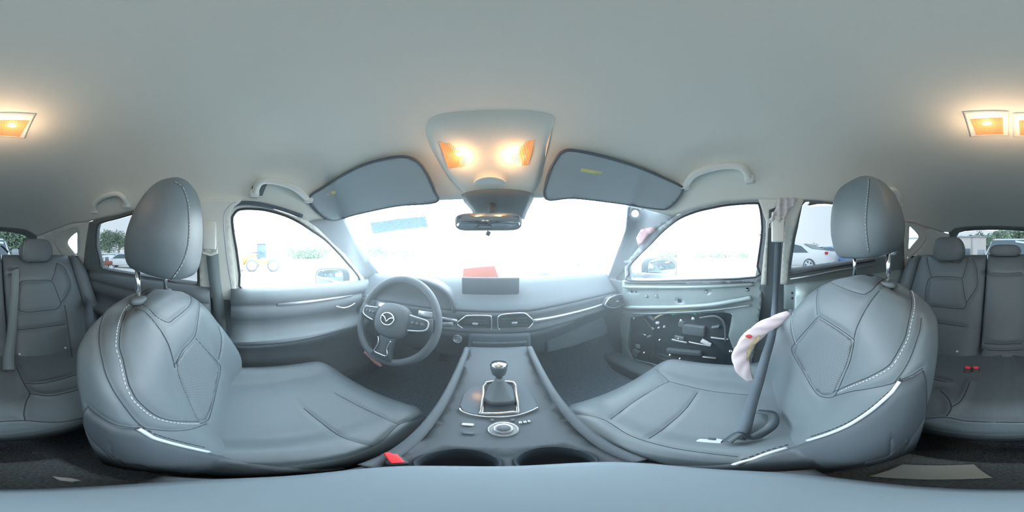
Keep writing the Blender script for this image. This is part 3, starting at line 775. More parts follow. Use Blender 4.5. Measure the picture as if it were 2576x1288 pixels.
# cushion: one lofted pad with two hollows
rows = []
for y in np.linspace(-0.76, -0.30, 80):
    u = (y+0.76)/0.46; top = -0.515+0.02*u-0.06*max(0, (u-0.78)/0.22)**2.2; r = []
    for x in np.linspace(-0.69, 0.69, 200):
        w = 0.010*math.cos((abs(x)-0.36)/0.36*math.pi*1.0) if abs(x) > 0.02 else 0
        r.append((x, y, top-w*(1-u*0.5)+0.012*smoothstep(0.1, 0.0, abs(x))-0.03*max(0, (abs(x)-0.62)/0.07)**2))
    r += [(0.69, y, -0.66), (-0.69, y, -0.66)]
    rows.append(r)
v, f = loft(rows); pc = obj('seat_cushion', v, [q[::-1] for q in f], M['leather'], rb)
v, f = rbox((0, -0.56, -0.72), (1.36, 0.36, 0.14), 0.02); obj('seat_base', v, f, M['dark'], rb)
RL = [(40, 758), (42, 735), (50, 712), (60, 706), (90, 705), (120, 705), (131, 709), (140, 726), (148, 748), (153, 764), (148, 773), (140, 778), (110, 781), (75, 785), (58, 784), (46, 778), (40, 758)]
RRs = [(2342, 776), (2330, 765), (2328, 740), (2333, 712), (2342, 698), (2380, 696), (2412, 698), (2420, 704), (2425, 735), (2430, 762), (2427, 772), (2420, 777), (2380, 774), (2342, 770)]
sr = [RL, [(45, 830), (85, 826), (125, 821), (164, 816)], [(143, 662), (138, 684), (130, 706)], [(143, 662), (160, 672), (172, 695), (177, 720), (166, 745), (153, 763)],
      [(20, 690), (38, 690), (42, 715), (46, 728)], [(192, 668), (200, 690), (209, 729), (217, 765), (226, 800)], [(163, 768), (168, 800), (176, 860), (182, 900)],
      RRs, [(2342, 809), (2380, 815), (2425, 822)], [(2332, 649), (2336, 672), (2343, 697)], [(2434, 655), (2428, 678), (2421, 700)], [(2446, 650), (2456, 672), (2459, 705), (2455, 726), (2442, 746), (2430, 762)],
      [(2300, 660), (2295, 700), (2288, 740)], [(2475, 684), (2520, 688), (2570, 686)], [(2466, 880), (2520, 882), (2574, 880)], [(2476, 864), (2520, 866), (2572, 864)],
      [(2322, 949), (2350, 954), (2383, 962)], [(2366, 983), (2384, 1000), (2393, 1023), (2389, 1036), (2381, 1047)], [(2440, 960), (2428, 990), (2414, 1012), (2393, 1024)],
      [(60, 965), (100, 965), (150, 955), (215, 935)], [(75, 990), (120, 996), (160, 990), (215, 975)], [(42, 925), (60, 965), (75, 990), (66, 1010), (60, 1040), (64, 1058)],
      [(0, 1061), (60, 1058), (110, 1062), (160, 1061), (215, 1050)], [(2290, 1050), (2330, 1053), (2380, 1050), (2440, 1060), (2575, 1063)]]
parts = [pL, pM, pR, pc]; tr = bvh(parts)
for o in parts: groove(o, [cast(tr, smoothline(L, 16)) for L in sr], tr, 0.010, 0.010)
tr = bvh(parts)
for L in sr: seamline('seam', tr, L, M['seam'], rb, 0.0018, lift=0.0006, maxjump=0.2)
def rear_headrest(x0, x1, zb, zt, dp=0.10, y=-1.0):
    hh = headrest(rb, ((x0+x1)/2, y), 1, abs(x1-x0), dp, zt-zb, zb, 0, ((x0+x1)/2-0.05, (x0+x1)/2+0.05), -0.02, 0.14, 0.004); return hh
h1 = rear_headrest(-0.215, -0.435, -0.035, 0.104, 0.11, -0.97); h2 = rear_headrest(0.25, 0.465, -0.028, 0.118, 0.11, -0.97)
h3 = rear_headrest(-0.092, 0.112, 0.0, 0.07, 0.09, -1.02)
t1 = bvh([h1]); seamline('stitching', t1, [(64, 594), (61, 615), (59, 635), (60, 652)], M['stitch'], h1, 0.001, lift=0.001, dash=(0.005, 0.003))
t1 = bvh([h3]); seamline('stitching', t1, [(2567, 620), (2566, 640), (2563, 655)], M['stitch'], h3, 0.001, lift=0.001, dash=(0.005, 0.003))
for px_, py_ in ((49, 891), (164, 875), (2408, 884)):
    c = cast(tr, [(px_, py_)])
    if c:
        p, n = c[0]; v, f = lathe(p, n, [(0.0, -0.004), (0.006, 0.0), (0.006, 0.003), (0.0, 0.005)], 14); obj('anchor_stud', v, f, M['white'], rb)
# carpeted luggage ledges behind the bench and the child seat hook plate
for s, px_ in ((-1, 'left'), (1, 'right')):
    v, f = rbox((s*0.60, -1.28, -0.015), (0.24, 0.36, 0.04), 0.012); o = obj('parcel_ledge', v, f, M['trimb'])
    tag(o, 'dark parcel ledge beside the %s rear headrest' % ('driver side' if s < 0 else 'passenger side'), 'parcel ledge')

# ================================================================== DASHBOARD
def poly_tube(pts, r, m, name, parent, closed=True, sm=0, n=8):
    if sm: pts = smoothline(pts, sm, closed)
    v, f = tube(pts, r, n, closed); return obj(name, v, f, m, parent)
db = thing('dashboard', 'grey dashboard with silver framed air vents under the windscreen', 'dashboard', (0, 0.8, -0.6))
def ysh(x): return 0.26*max(0, x-0.14) if x > 0 else 0.10*max(0, -x-0.55)
prof = [(1.12, -0.155), (0.98, -0.128), (0.86, -0.112), (0.80, -0.108), (0.765, -0.114), (0.735, -0.135), (0.70, -0.175), (0.668, -0.205), (0.648, -0.222), (0.642, -0.232)]
profm = [(0.642, -0.232), (0.640, -0.25), (0.640, -0.285), (0.634, -0.297), (0.622, -0.305), (0.618, -0.318)]
profl = [(0.618, -0.318), (0.622, -0.345), (0.640, -0.372), (0.665, -0.42), (0.70, -0.50), (0.80, -0.56), (1.0, -0.58), (1.12, -0.58)]
def dashpart(name, pr, m, x0=-0.74, x1=0.74, dz=None):
    rows = []
    for x in np.linspace(x0, x1, 60):
        sag = -0.012*max(0, (abs(x)-0.3)/0.4)**2
        rows.append([(x, y+(ysh(x) if y < 1.1 else 0)*min(1, (1.12-y)/0.4), z+sag+(0.06*max(0, x-0.2)/0.5 if pr is profl and z < -0.33 else 0)) for y, z in pr])
    v, f = loft(rows, False, False); o = obj(name, v, [q[::-1] for q in f], m, db); solidify(o, 0.004, -1.0); return o
dashpart('upper_pad', prof, M['dash']); dashpart('middle_band', profm, M['dash']); dashpart('lower_panel', profl, M['dashd'])
# silver inlay strip from the centre vents out to the side vent, and the short piece on the driver's side
def strip(px, r0):
    return [onP(x, y, (0, 0.63, 0), (0, 1, 0)) if False else onY(x, y, 0.635+ysh(max(0, onY(x, y, 0.66).x))) for x, y in px]
pts = smoothline([(0.150, 0.632, -0.272), (0.25, 0.655, -0.276), (0.36, 0.682, -0.280), (0.48, 0.712, -0.284), (0.595, 0.742, -0.286)], 6)
mb = MB(); rows = [[(p[0], p[1], p[2]+0.0085), (p[0]-.001, p[1]-0.008, p[2]+0.005), (p[0]-.001, p[1]-0.008, p[2]-0.006), (p[0], p[1], p[2]-0.009)] for p in pts]
mb.add(*loft(rows)); mb.build('inlay_strip', M['satin'], db)
pts = [(-0.147, 0.632, -0.272), (-0.19, 0.632, -0.268), (-0.235, 0.634, -0.264)]
rows = [[(p[0], p[1], p[2]+0.008), (p[0], p[1]-0.008, p[2]+0.005), (p[0], p[1]-0.008, p[2]-0.006), (p[0], p[1], p[2]-0.008)] for p in pts]
v, f = loft(rows); obj('inlay_strip', v, f, M['satin'], db)
def vent(px, Y, nm, yaw=0):
    """air vent: chrome outline, dark mouth, slats and a tab"""
    nrm = Vector((math.sin(yaw), math.cos(yaw), 0)); c0 = onY(sum(p[0] for p in px)/len(px), sum(p[1] for p in px)/len(px), Y)
    P = [onP(x, y, c0, nrm) for x, y in px]; c = sum(P, Vector())/len(P)
    back = [c+(p-c)*0.97+nrm*0.0 for p in P]
    v, f = prism([p-nrm*0.004 for p in back], nrm*0.03); o = obj('air_vent', v, f, M['dark'], db, False)
    poly_tube([p-nrm*0.008 for p in P], 0.0035, M['chrome'], 'vent_frame', o, True, 3)
    zs = [p.z for p in P]; x0, x1 = min(p.x for p in P), max(p.x for p in P)
    side_ = Vector((math.cos(yaw), -math.sin(yaw), 0))
    for k in (0.3, 0.5, 0.7):
        z = min(zs)+(max(zs)-min(zs))*k
        w = (x1-x0)*0.36/abs(math.cos(yaw))
        q = rbox((0, 0, 0), (2*w, 0.012, 0.0025), 0.001)
        R = Matrix.Rotation(-yaw, 3, 'Z'); v = [R @ Vector(a)+Vector((c.x, c.y, z))-nrm*0.004 for a in q[0]]
        obj('slat', v, q[1], M['dashd'], o)
    q = rbox((0, 0, 0), (0.022, 0.012, 0.009), 0.003); v = [R @ Vector(a)+c-nrm*0.012 for a in q[0]]
    obj('vent_tab', v, q[1], M['satin'], o)
    return o
vent([(1151, 812), (1168, 797), (1176, 793), (1200, 792), (1230, 793), (1236, 798), (1236, 824), (1230, 830), (1200, 830), (1172, 829), (1162, 822)], 0.632, 'vent')
vent([(1252, 800), (1260, 791), (1290, 787), (1318, 787), (1328, 793), (1341, 806), (1336, 816), (1326, 824), (1295, 828), (1265, 830), (1254, 824), (1252, 815)], 0.632, 'vent')
vent([(1520, 768), (1528, 752), (1540, 745), (1560, 740), (1564, 745), (1569, 762), (1560, 768), (1540, 774)], 0.735, 'vent', math.radians(-14))
# side post cap by the passenger pillar (pale clip)
v, f = rbox(onY(1536, 724, 0.86), (0.028, 0.02, 0.05), 0.009, rot('Y', 20)); o = obj('pillar_clip', v, f, M['white']); tag(o, 'small pale clip where the windscreen pillar meets the passenger end of the dashboard', 'clip')
# centre stack
v, f = rbox((0.018, 0.612, -0.385), (0.235, 0.05, 0.135), 0.014, rot('X', -12)); cs = obj('centre_panel', v, f, M['dashd'], db)
v, f = rbox((0.018, 0.585, -0.362), (0.20, 0.02, 0.036), 0.004, rot('X', -12)); obj('disc_slot', v, f, M['dark'], cs)
for x_, y_ in ((1191, 903), (1305, 898)):
    c = onY(x_, y_, 0.565); v, f = lathe(c+V(0, 0.02, 0), (0, -1, 0.2), [(0.021, 0), (0.021, 0.006), (0.017, 0.008), (0.0165, 0.026), (0.014, 0.029), (0.0, 0.029)], 28); k = obj('climate_knob', v, f, M['satin'], db)
    v, f = lathe(c+V(0, -0.008, 0.0055), (0, -1, 0.2), [(0.013, 0), (0.012, 0.003), (0, 0.003)], 24); obj('knob_cap', v, f, M['dark'], k)
for i in range(7):
    x_ = 1218+i*9.5
    for y_ in ((890, 904) if i % 2 else (889,)):
        v, f = rbox(onY(x_, y_, 0.568), (0.0085, 0.010, 0.006), 0.002, rot('X', -12)); obj('climate_button', v, f, M['trimb'], db)
# start button
c = onY(1151, 853, 0.612); v, f = lathe(c+V(0, 0.012, 0), (-0.1, -1, 0.1), [(0.019, 0), (0.019, 0.006), (0.016, 0.010), (0.0155, 0.007), (0, 0.008)], 28); k = obj('start_button', v, f, M['dark'], db)
v, f = lathe(c+V(0.0, -0.000, 0.001), (-0.1, -1, 0.1), [(0.0165, 0), (0.0195, 0), (0.0195, 0.0025), (0.0165, 0.0035), (0.0165, 0)], 28); obj('button_ring', v, f, M['chrome'], k)
# glovebox lid and its latch
v, f = rbox((0.42, 0.735, -0.435), (0.42, 0.03, 0.12), 0.012, rot('X', -20) @ rot('Z', 14)); gb = obj('glovebox_lid', v, f, M['dashd'], db)
v, f = rbox(onY(1434, 862, 0.70), (0.075, 0.02, 0.014), 0.004, rot('Z', 14)); obj('glovebox_latch', v, f, M['trimb'], gb)
# instrument hood and gauges
rows = []
for y, k in ((0.625, 1.0), (0.66, 1.01), (0.74, 0.97), (0.84, 0.8)):
    r = []
    for j in range(25):
        a = math.pi*j/24; r.append((-0.375+0.212*k*math.cos(a), y+0.02*math.sin(a), -0.235+(0.128*k)*math.sin(a)**0.75-(0.02 if y > .8 else 0)))
    rows.append(r)
v, f = loft(rows, False, False); hd = obj('instrument_hood', v, f, M['dash'], db); solidify(hd, 0.012, 0)
v, f = rbox((-0.375, 0.775, -0.215), (0.38, 0.02, 0.17), 0.01, rot('X', -15)); cl = obj('instrument_cluster', v, f, M['dark'], db)
for dx, rr in ((-0.10, 0.045), (0, 0.052), (0.10, 0.045)):
    c = V(-0.375+dx, 0.755, -0.205); v, f = lathe(c, (0, -1, 0.27), [(rr, 0), (rr+0.004, 0), (rr+0.003, 0.008), (rr-0.002, 0.008), (rr-0.002, 0)], 40); obj('gauge_ring', v, f, M['satin'], cl)
    mb = MB()
    for a in range(-120, 121, 20):
        t = math.radians(a); d = V(math.sin(t), 0, math.cos(t)); mb.add(*tube([c+d*(rr*0.8)+V(0, -0.004, 0), c+d*(rr*0.93)+V(0, -0.004, 0)], 0.0009, 5))
    mb.build('gauge_marks', M['white'], cl)
# left vent, hidden behind the wheel rim
v, f = lathe((-0.63, 0.66, -0.255), (0.2, -1, 0), [(0.034, 0), (0.038, 0.004), (0.034, 0.01), (0.03, 0.004), (0, 0.003)], 30); obj('air_vent', v, f, M['satin'], db)
# display on top of the dash
sc = thing('display_screen', 'dark rectangular display standing on the middle of the dashboard', 'screen', (0.0, 0.72, -0.19))
q = [onY(1161, 699, 0.70), onY(1306, 696, 0.70), onY(1308, 744, 0.70), onY(1161, 747, 0.70)]; c = sum(q, Vector())/4
w_ = (q[1]-q[0]).length; h_ = (q[0]-q[3]).length
v, f = rbox((c.x, 0.708, c.z), (w_, 0.018, h_), 0.005, rot('X', 5)); obj('screen_housing', v, f, M['dark'], sc)
v, f = rbox((c.x, 0.6975, c.z+.001), (w_-0.012, 0.002, h_-0.014), 0.0008, rot('X', 5)); obj('screen_glass', v, f, M['screen'], sc)
v, f = rbox((c.x, 0.735, c.z-0.03), (0.10, 0.05, 0.045), 0.01); obj('screen_foot', v, f, M['dark'], sc)
# orange folder leaning on the windscreen behind the display, dome sensor
q = [onY(1166, 676, 0.80), onY(1212, 671, 0.79), onY(1244, 669, 0.78), onY(1255, 700, 0.76), onY(1250, 712, 0.76), onY(1162, 712, 0.78)]
v, f = prism(q, (0, 0.012, 0)); o = obj('orange_card', v, f, M['orange'], None, False); tag(o, 'orange-red card standing on the dashboard behind the display', 'card')
v, f = lathe(V(0.28, 0.90, -0.125), (0, 0, 1), [(0.055, 0), (0.052, 0.018), (0.038, 0.036), (0.018, 0.046), (0, 0.048)], 30); o = obj('dome_sensor', v, f, M['cardark']); tag(o, 'dark dome sensor on top of the dashboard, passenger side', 'sensor')
# grey see-through band on the glass, upper driver side
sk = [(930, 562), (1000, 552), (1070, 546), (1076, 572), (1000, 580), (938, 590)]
stm = glassmat('band_film', (0.26, 0.31, 0.33), 0.02)
o = skin('windscreen_band', sk, [], outw(wind, 0.003), stm, None, 20, 0.001); tag(o, 'pale grey see-through band on the windscreen glass above the steering wheel', 'sticker')

# ================================================================== STEERING WHEEL
WC = V(-0.366, 0.515, -0.262); tilt = 24
sw = thing('steering_wheel', 'grey leather steering wheel with silver spokes and a winged emblem', 'steering wheel', WC)
RW = rot('Z', -2) @ rot('X', -tilt)      # local: x right, z up the rim, -y towards the driver
def wl(x, y, z): return WC+RW @ V(x, y, z)
Rm = 0.178
poly_tube([wl(Rm*math.cos(a), 0, Rm*math.sin(a)) for a in np.linspace(0, 2*math.pi, 96, endpoint=False)], 0.0155, M['dash'], 'rim', sw, True, 0, 16)
poly_tube([wl((Rm-0.0155)*math.cos(a), -0.003, (Rm-0.0155)*math.sin(a)) for a in np.linspace(0, 2*math.pi, 96, endpoint=False)], 0.001, M['seam'], 'rim_seam', sw, True, 0, 6)
rows = []
for k, (rr, y) in enumerate([(0.0, 0.03), (0.062, 0.03), (0.072, 0.0), (0.072, -0.022), (0.062, -0.036), (0.04, -0.042), (0.0, -0.044)]):
    rows.append([wl(rr*1.08*math.copysign(abs(math.cos(a))**0.8, math.cos(a)), y, rr*(0.95 if math.sin(a) > 0 else 1.05)*math.copysign(abs(math.sin(a))**0.8, math.sin(a))) for a in np.linspace(0, 2*math.pi, 48, endpoint=False)])
v, f = loft(rows); obj('airbag_hub', v, [q[::-1] for q in f], M['dash'], sw)
def spoke(pts, w, th, m, name='spoke'):
    rows = []
    for i, (x, z) in enumerate(pts):
        a = pts[max(0, i-1)]; b = pts[min(len(pts)-1, i+1)]; t = V(b[0]-a[0], 0, b[1]-a[1]).normalized(); s = V(-t.z, 0, t.x)*w[i]
        rows.append([wl(*(V(x, y, z)+s*k)) for y, k in ((-0.022, -0.8), (-0.022, 0.8), (-0.016, 1), (0.004, 1), (0.004, -1), (-0.016, -1))])
    v, f = loft(rows); return obj(name, v, f, m, sw)
for s in (-1, 1):
    sp_ = spoke([(s*0.06, 0.005), (s*0.10, 0.004), (s*0.135, 0.006), (s*0.168, 0.012)], [0.034, 0.026, 0.022, 0.026], 0.02, M['dashd'])
    poly_tube([wl(*p) for p in ((s*0.078, -0.026, 0.034), (s*0.12, -0.026, 0.029), (s*0.150, -0.024, 0.022), (s*0.152, -0.024, -0.004), (s*0.13, -0.026, -0.016), (s*0.082, -0.026, -0.024))], 0.0032, M['satin'], 'spoke_bezel', sp_, False, 4)
    for i in range(3):
        v, f = rbox(wl(s*(0.095+0.018*i), -0.026, 0.008), (0.013, 0.008, 0.011), 0.003, RW); obj('wheel_button', v, f, M['trimb'], sp_)
    v, f = rbox(wl(s*0.11, 0.03, 0.05), (0.06, 0.006, 0.022), 0.002, RW); obj('shift_paddle', v, f, M['satin'], sw)
spd = spoke([(0, -0.06), (0, -0.10), (0, -0.135), (0, -0.168)], [0.036, 0.030, 0.034, 0.05], 0.02, M['dashd'])
poly_tube([wl(*p) for p in ((-0.030, -0.027, -0.082), (-0.022, -0.026, -0.115), (-0.030, -0.024, -0.146), (0.0, -0.024, -0.150), (0.030, -0.024, -0.146), (0.022, -0.026, -0.115), (0.030, -0.027, -0.082))], 0.0028, M['chrome'], 'spoke_bezel', spd, False, 4)
# emblem: oval ring with spread wings inside
em = obj('emblem', *tube([wl(0.030*math.cos(a), -0.047, 0.024*math.sin(a)) for a in np.linspace(0, 2*math.pi, 48, endpoint=False)], 0.0028, 8, True), M['chrome'], sw)
poly_tube([wl(x, -0.048, z) for x, z in ((-0.027, 0.009), (-0.017, 0.007), (-0.008, 0.000), (0, -0.010), (0.008, 0.000), (0.017, 0.007), (0.027, 0.009))], 0.0028, M['chrome'], 'emblem_wing', em, False, 5)
v, f = tube([WC+RW @ V(0, 0.02, 0), WC+RW @ V(0, 0.16, -0.01)], 0.045, 20); obj('column_shroud', v, f, M['dashd'], sw)
for s in (-1, 1):
    v, f = tube([wl(s*0.05, 0.05, 0.0), wl(s*0.13, 0.055, 0.012), wl(s*0.20, 0.05, 0.022), wl(s*0.215, 0.05, 0.024)], [0.006, 0.006, 0.010, 0.010], 10); obj('stalk_lever', v, f, M['dash'], sw)
# pinkish pull tag hanging under the wheel
v, f = tube([onR(918, 884, 0.66), onR(932, 895, 0.655), onR(945, 910, 0.65), onR(958, 921, 0.645)], [0.007, 0.011, 0.010, 0.007], 10); o = obj('pull_tag', v, f, mat('tag_pink', (0.75, 0.35, 0.33), 0.7)); tag(o, 'pinkish-red tag hanging below the left of the steering wheel', 'tag')
# pedals
for x0, w_, h_ in ((-0.46, 0.10, 0.05), (-0.30, 0.045, 0.12)):
    v, f = rbox((x0, 0.93, -0.66), (w_, 0.015, h_), 0.004, rot('X', -35)); p_ = thing('foot_pedal', 'dark foot pedal in the driver footwell, the %s one' % ('wide brake' if w_ > .06 else 'tall accelerator'), 'pedal', (x0, 0.93, -0.66)); obj('pedal_pad', v, f, M['dark'], p_)
    v, f = tube([(x0, 0.94, -0.65), (x0, 1.02, -0.50), (x0, 1.08, -0.42)], 0.008, 8); obj('pedal_arm', v, f, M['dark'], p_)

# ================================================================== CENTRE CONSOLE
cc = thing('centre_console', 'grey centre console with silver gear surround between the front seats', 'console', (0.0, 0.3, -0.74))
tz = lambda y: -0.500+(y-0.12)*0.335 if y > 0.12 else -0.500
xo = 0.012
outer = [(xo-0.112, -0.05), (xo+0.112, -0.05), (xo+0.115, 0.10), (xo+0.112, 0.25), (xo+0.106, 0.42), (xo+0.098, 0.56), (xo-0.098, 0.56), (xo-0.106, 0.42), (xo-0.112, 0.25), (xo-0.115, 0.10)]
def circ(cx_, cy_, r, n=28, rx=None): return [(cx_+(rx or r)*math.cos(2*math.pi*i/n), cy_+r*math.sin(2*math.pi*i/n)) for i in range(n)]
cups = [(xo-0.047, 0.150), (xo+0.047, 0.150)]
top = plate('top_panel', outer, [circ(a, b, 0.040) for a, b in cups], lambda x, y: tz(y), M['dash'], cc, 0.02, 0.006)
for a, b in cups:
    z0 = tz(b)
    rows = [[(a+r*math.cos(2*math.pi*i/28), b+r*math.sin(2*math.pi*i/28), z) for i in range(28)] for r, z in ((0.042, tz(b)+0.006), (0.040, tz(b)+0.002), (0.038, z0-0.03), (0.035, z0-0.075), (0.0, z0-0.076))]
    v, f = loft(rows, True, False); o = obj('cup_holder', v, f, M['cup'], cc); solidify(o, 0.002, 1)
rows = []
for x, y in outer+[outer[0]]: rows.append([(x, y, tz(y)-0.001), (xo+(x-xo)*1.03, y, tz(y)-0.03), (xo+(x-xo)*1.0, y, -0.62), (xo+(x-xo)*1.12, y, -0.745)])
v, f = loft(rows, False, False); o = obj('side_wall', v, f, M['dashd'], cc); solidify(o, 0.004, 0)
for s in (-1, 1):
    pts = [(xo+s*0.113, 0.10, tz(0.10)+0.002), (xo+s*0.116, 0.14, tz(0.14)+0.008), (xo+s*0.118, 0.25, tz(0.25)+0.016), (xo+s*0.112, 0.40, tz(0.4)+0.018), (xo+s*0.105, 0.54, tz(0.54)+0.01)]
    v, f = tube(smoothline(pts, 5), 0.0105, 12); obj('padded_rail', v, f, M['dash'], cc)
def onTop(x, y, up=0.0):
    d = ray(x, y); p = d*(1/-d.z)           # scale so z=-1, then meet the sloping top
    # z = -0.5402 + 0.335 Y + up
    t = (-0.5402+up)/(d.z-0.335*d.y); q = d*t
    if q.y < 0.12: q = d*((-0.5+up)/d.z)
    return q
# glossy plate around the lever
pl = [onTop(x, y, 0.003) for x, y in [(1168, 990), (1185, 975), (1215, 958), (1300, 958), (1328, 975), (1352, 1020), (1340, 1034), (1300, 1044), (1255, 1048), (1205, 1045), (1165, 1034), (1158, 1020)]]
v, f = prism(pl, (0, 0, -0.004)); obj('gloss_plate', v, f, mat('gloss_black', (0.16, 0.20, 0.24), 0.15, spec=0.7), cc, False)
poly_tube([onTop(x, y, 0.006) for x, y in [(1156, 1026), (1164, 1036), (1200, 1046), (1255, 1049), (1300, 1045), (1335, 1034), (1354, 1024)]], 0.0022, M['chrome'], 'plate_trim', cc, False, 4)
ring = [onTop(x, y, 0.006) for x, y in [(1222, 962), (1258, 960), (1292, 962), (1297, 985), (1303, 1034), (1290, 1036), (1215, 1040), (1212, 1034), (1217, 990)]]
poly_tube(ring, 0.0042, M['chrome'], 'lever_surround', cc, True, 2, 10)
v, f = prism([Vector(p)-V(0, 0, 0.001) for p in ring], (0, 0, -0.002)); obj('lever_well', v, f, M['dark'], cc, False)
# lever
gl = thing('gear_lever', 'gear lever with a silver topped knob over a dark leather boot', 'gear lever', onTop(1257, 1010, 0.0))
b0 = onTop(1257, 992, 0.004); kt = onY(1255, 925, 0.405)
rows = []
for u in np.linspace(0, 1, 8):
    c = b0.lerp(kt, u*0.62); w = 0.026*(1-u)**1.3+0.009; l = 0.038*(1-u)**1.3+0.009; tw = 0
    rows.append([c+V(w*math.copysign(abs(math.cos(a))**0.6, math.cos(a))*(1+0.05*math.sin(6*a)), l*math.copysign(abs(math.sin(a))**0.6, math.sin(a)), 0) for a in np.linspace(0, 2*math.pi, 32, endpoint=False)])
v, f = loft(rows); obj('boot', v, f, M['trimb'], gl)
v, f = tube([b0.lerp(kt, 0.4), kt-V(0, 0, 0.015)], 0.007, 12); obj('shaft', v, f, M['dark'], gl)
v, f = lathe(kt-V(0, 0.0, 0.036), (0, 0.15, 1), [(0.009, 0), (0.017, 0.01), (0.021, 0.026), (0.023, 0.04), (0.019, 0.050), (0.0, 0.054)], 24); v = [Vector((kt.x+(p[0]-kt.x)*1.0, kt.y+(p[1]-kt.y)*1.15, p[2])) for p in v]
kn = obj('knob', v, f, M['dash'], gl)
v, f = lathe(kt+V(0, 0.003, 0.006), (0, 0.15, 1), [(0.0225, 0), (0.0235, 0.003), (0.0195, 0.010), (0.0, 0.013)], 24); obj('knob_top', v, f, M['chrome'], kn)
# rotary dial, switches
c = onTop(1266, 1080, 0.0); nn = (0, -0.318, 0.95)
v, f = lathe(c, nn, [(0.0245, 0), (0.0245, 0.003), (0.022, 0.004), (0.019, 0.003), (0.0, 0.003)], 36); dl = obj('dial_ring', v, f, M['satin'], cc)
v, f = lathe(c+V(0, 0, 0.002), nn, [(0.0165, 0), (0.016, 0.010), (0.0145, 0.013), (0.010, 0.0125), (0, 0.0125)], 36); obj('dial_knob', v, f, M['satin'], dl)
v, f = lathe(c+V(0, -0.004, 0.0145), nn, [(0.0105, 0), (0.0095, 0.001), (0, 0.001)], 30); obj('dial_cap', v, f, M['dash'], dl)
R0 = rot('X', 18)
for x_, y_, w_, m_ in ((1177, 1068, 0.020, 'white'), (1178, 1090, 0.018, 'dash'), (1309, 1063, 0.006, 'satin'), (1321, 1062, 0.006, 'satin'), (1331, 1060, 0.005, 'satin'), (1238, 1057, 0.008, 'dash'), (1290, 1057, 0.008, 'dash')):
    v, f = rbox(onTop(x_, y_, 0.003), (w_, 0.008, 0.005), 0.002, R0); obj('console_switch', v, f, M[m_], cc)
# armrest lid
al = thing('console_armrest', 'smooth grey padded armrest lid closing the centre console, directly below the eye', 'armrest', (0.0, 0.03, -0.47))
AO = [(0, 1237), (150, 1231), (300, 1214), (430, 1192), (520, 1199), (600, 1204), (700, 1202), (800, 1194), (900, 1184), (1000, 1173), (1100, 1166), (1190, 1168), (1270, 1170), (1350, 1166), (1430, 1163), (1520, 1166), (1600, 1173), (1700, 1181), (1800, 1186), (1900, 1186), (2000, 1176), (2080, 1170), (2160, 1192), (2250, 1216), (2380, 1230), (2480, 1236)]
AZ = -0.43
lid = [onZ(x, y, AZ) for x, y in smoothline(AO, 3, True)]; lc = sum(lid, Vector())/len(lid)
# regularise to a rounded slab of those extents
x0, x1 = min(p.x for p in lid), max(p.x for p in lid); y0, y1 = min(p.y for p in lid), max(p.y for p in lid)
hx, hy = (x1-x0)/2, (y1-y0)/2; mx_, my_ = (x0+x1)/2, (y0+y1)/2
rows = []
for k, (s, z) in enumerate([(0.90, -0.07), (0.97, -0.065), (1.0, -0.05), (1.0, -0.022), (0.985, -0.010), (0.95, -0.003), (0.85, 0.0), (0.6, 0.002), (0.3, 0.003), (0.02, 0.003)]):
    rows.append([(mx_+hx*s*math.copysign(abs(math.cos(a))**0.75, math.cos(a)), my_+hy*s*math.copysign(abs(math.sin(a))**0.75, math.sin(a)), AZ+z) for a in np.linspace(0, 2*math.pi, 96, endpoint=False)])
v, f = loft(rows); obj('lid_pad', v, f, mat('lid_leather', (0.185, 0.235, 0.275), 0.6, spec=0.2), al)
# rear face of the console with its sloped metal-look vent panel
v, f = rbox((0.026, -0.105, -0.68), (0.244, 0.17, 0.16), 0.012); obj('rear_housing', v, f, M['carpetg'], cc)
tp = [(2270, 1168), (2450, 1168), (2498, 1202), (2400, 1206), (2185, 1198)]
q = [onZ(x, y, -0.592) for x, y in tp]
v, f = prism(q, (0, 0, -0.012)); o = obj('vent_panel', v, f, M['metal'], cc, False)
q = [onZ(x, y, -0.594) for x, y in [(132, 1198), (180, 1203), (205, 1208), (180, 1212), (150, 1208)]]
v, f = prism(q, (0, 0, -0.006)); obj('torn_clip', v, f, M['white'], cc, False)
# red buckle receivers
def buckle(name, c, w, lab, R=None, n=1, m='red', group=None, sz=(0.026, 0.012, 0.03)):
    t = thing(name, lab, 'seat belt buckle', c, group)
    v, f = rbox(c-V(0, 0, 0.012), (w*1.5, 0.022, 0.05), 0.005, R); obj('buckle_body', v, f, M['dark'], t)
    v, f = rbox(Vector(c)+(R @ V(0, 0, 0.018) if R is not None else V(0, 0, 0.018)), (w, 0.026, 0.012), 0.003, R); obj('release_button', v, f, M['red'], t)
    return t
R45 = rot('X', 40)
buckle('belt_buckle', onZ(2433, 934, -0.50), 0.018, 'red buckle button in the rear seat crease, the one farther from the armrest gap', R45)
buckle('belt_buckle', onZ(2454, 934, -0.50), 0.018, 'red buckle button in the rear seat crease, closest to the centre backrest', R45)
buckle('belt_buckle', onZ(25, 936, -0.505), 0.016, 'red buckle button under the hanging rear belt, driver side', R45)
c = V(-0.118, 0.125, -0.565); t = thing('belt_buckle', 'red buckle button with painted-in glow between driver seat cushion and cup holders', 'seat belt buckle', c)
pp = onR(990, 1152, 0.165); v, f = rbox(pp-V(0, 0, 0.022), (0.022, 0.040, 0.04), 0.006, rot('Z', 50)); obj('buckle_body', v, f, M['dark'], t)
v, f = rbox(pp+V(0, 0, 0.003), (0.014, 0.036, 0.006), 0.002, rot('Z', 50)); obj('release_button', v, f, M['red'], t)

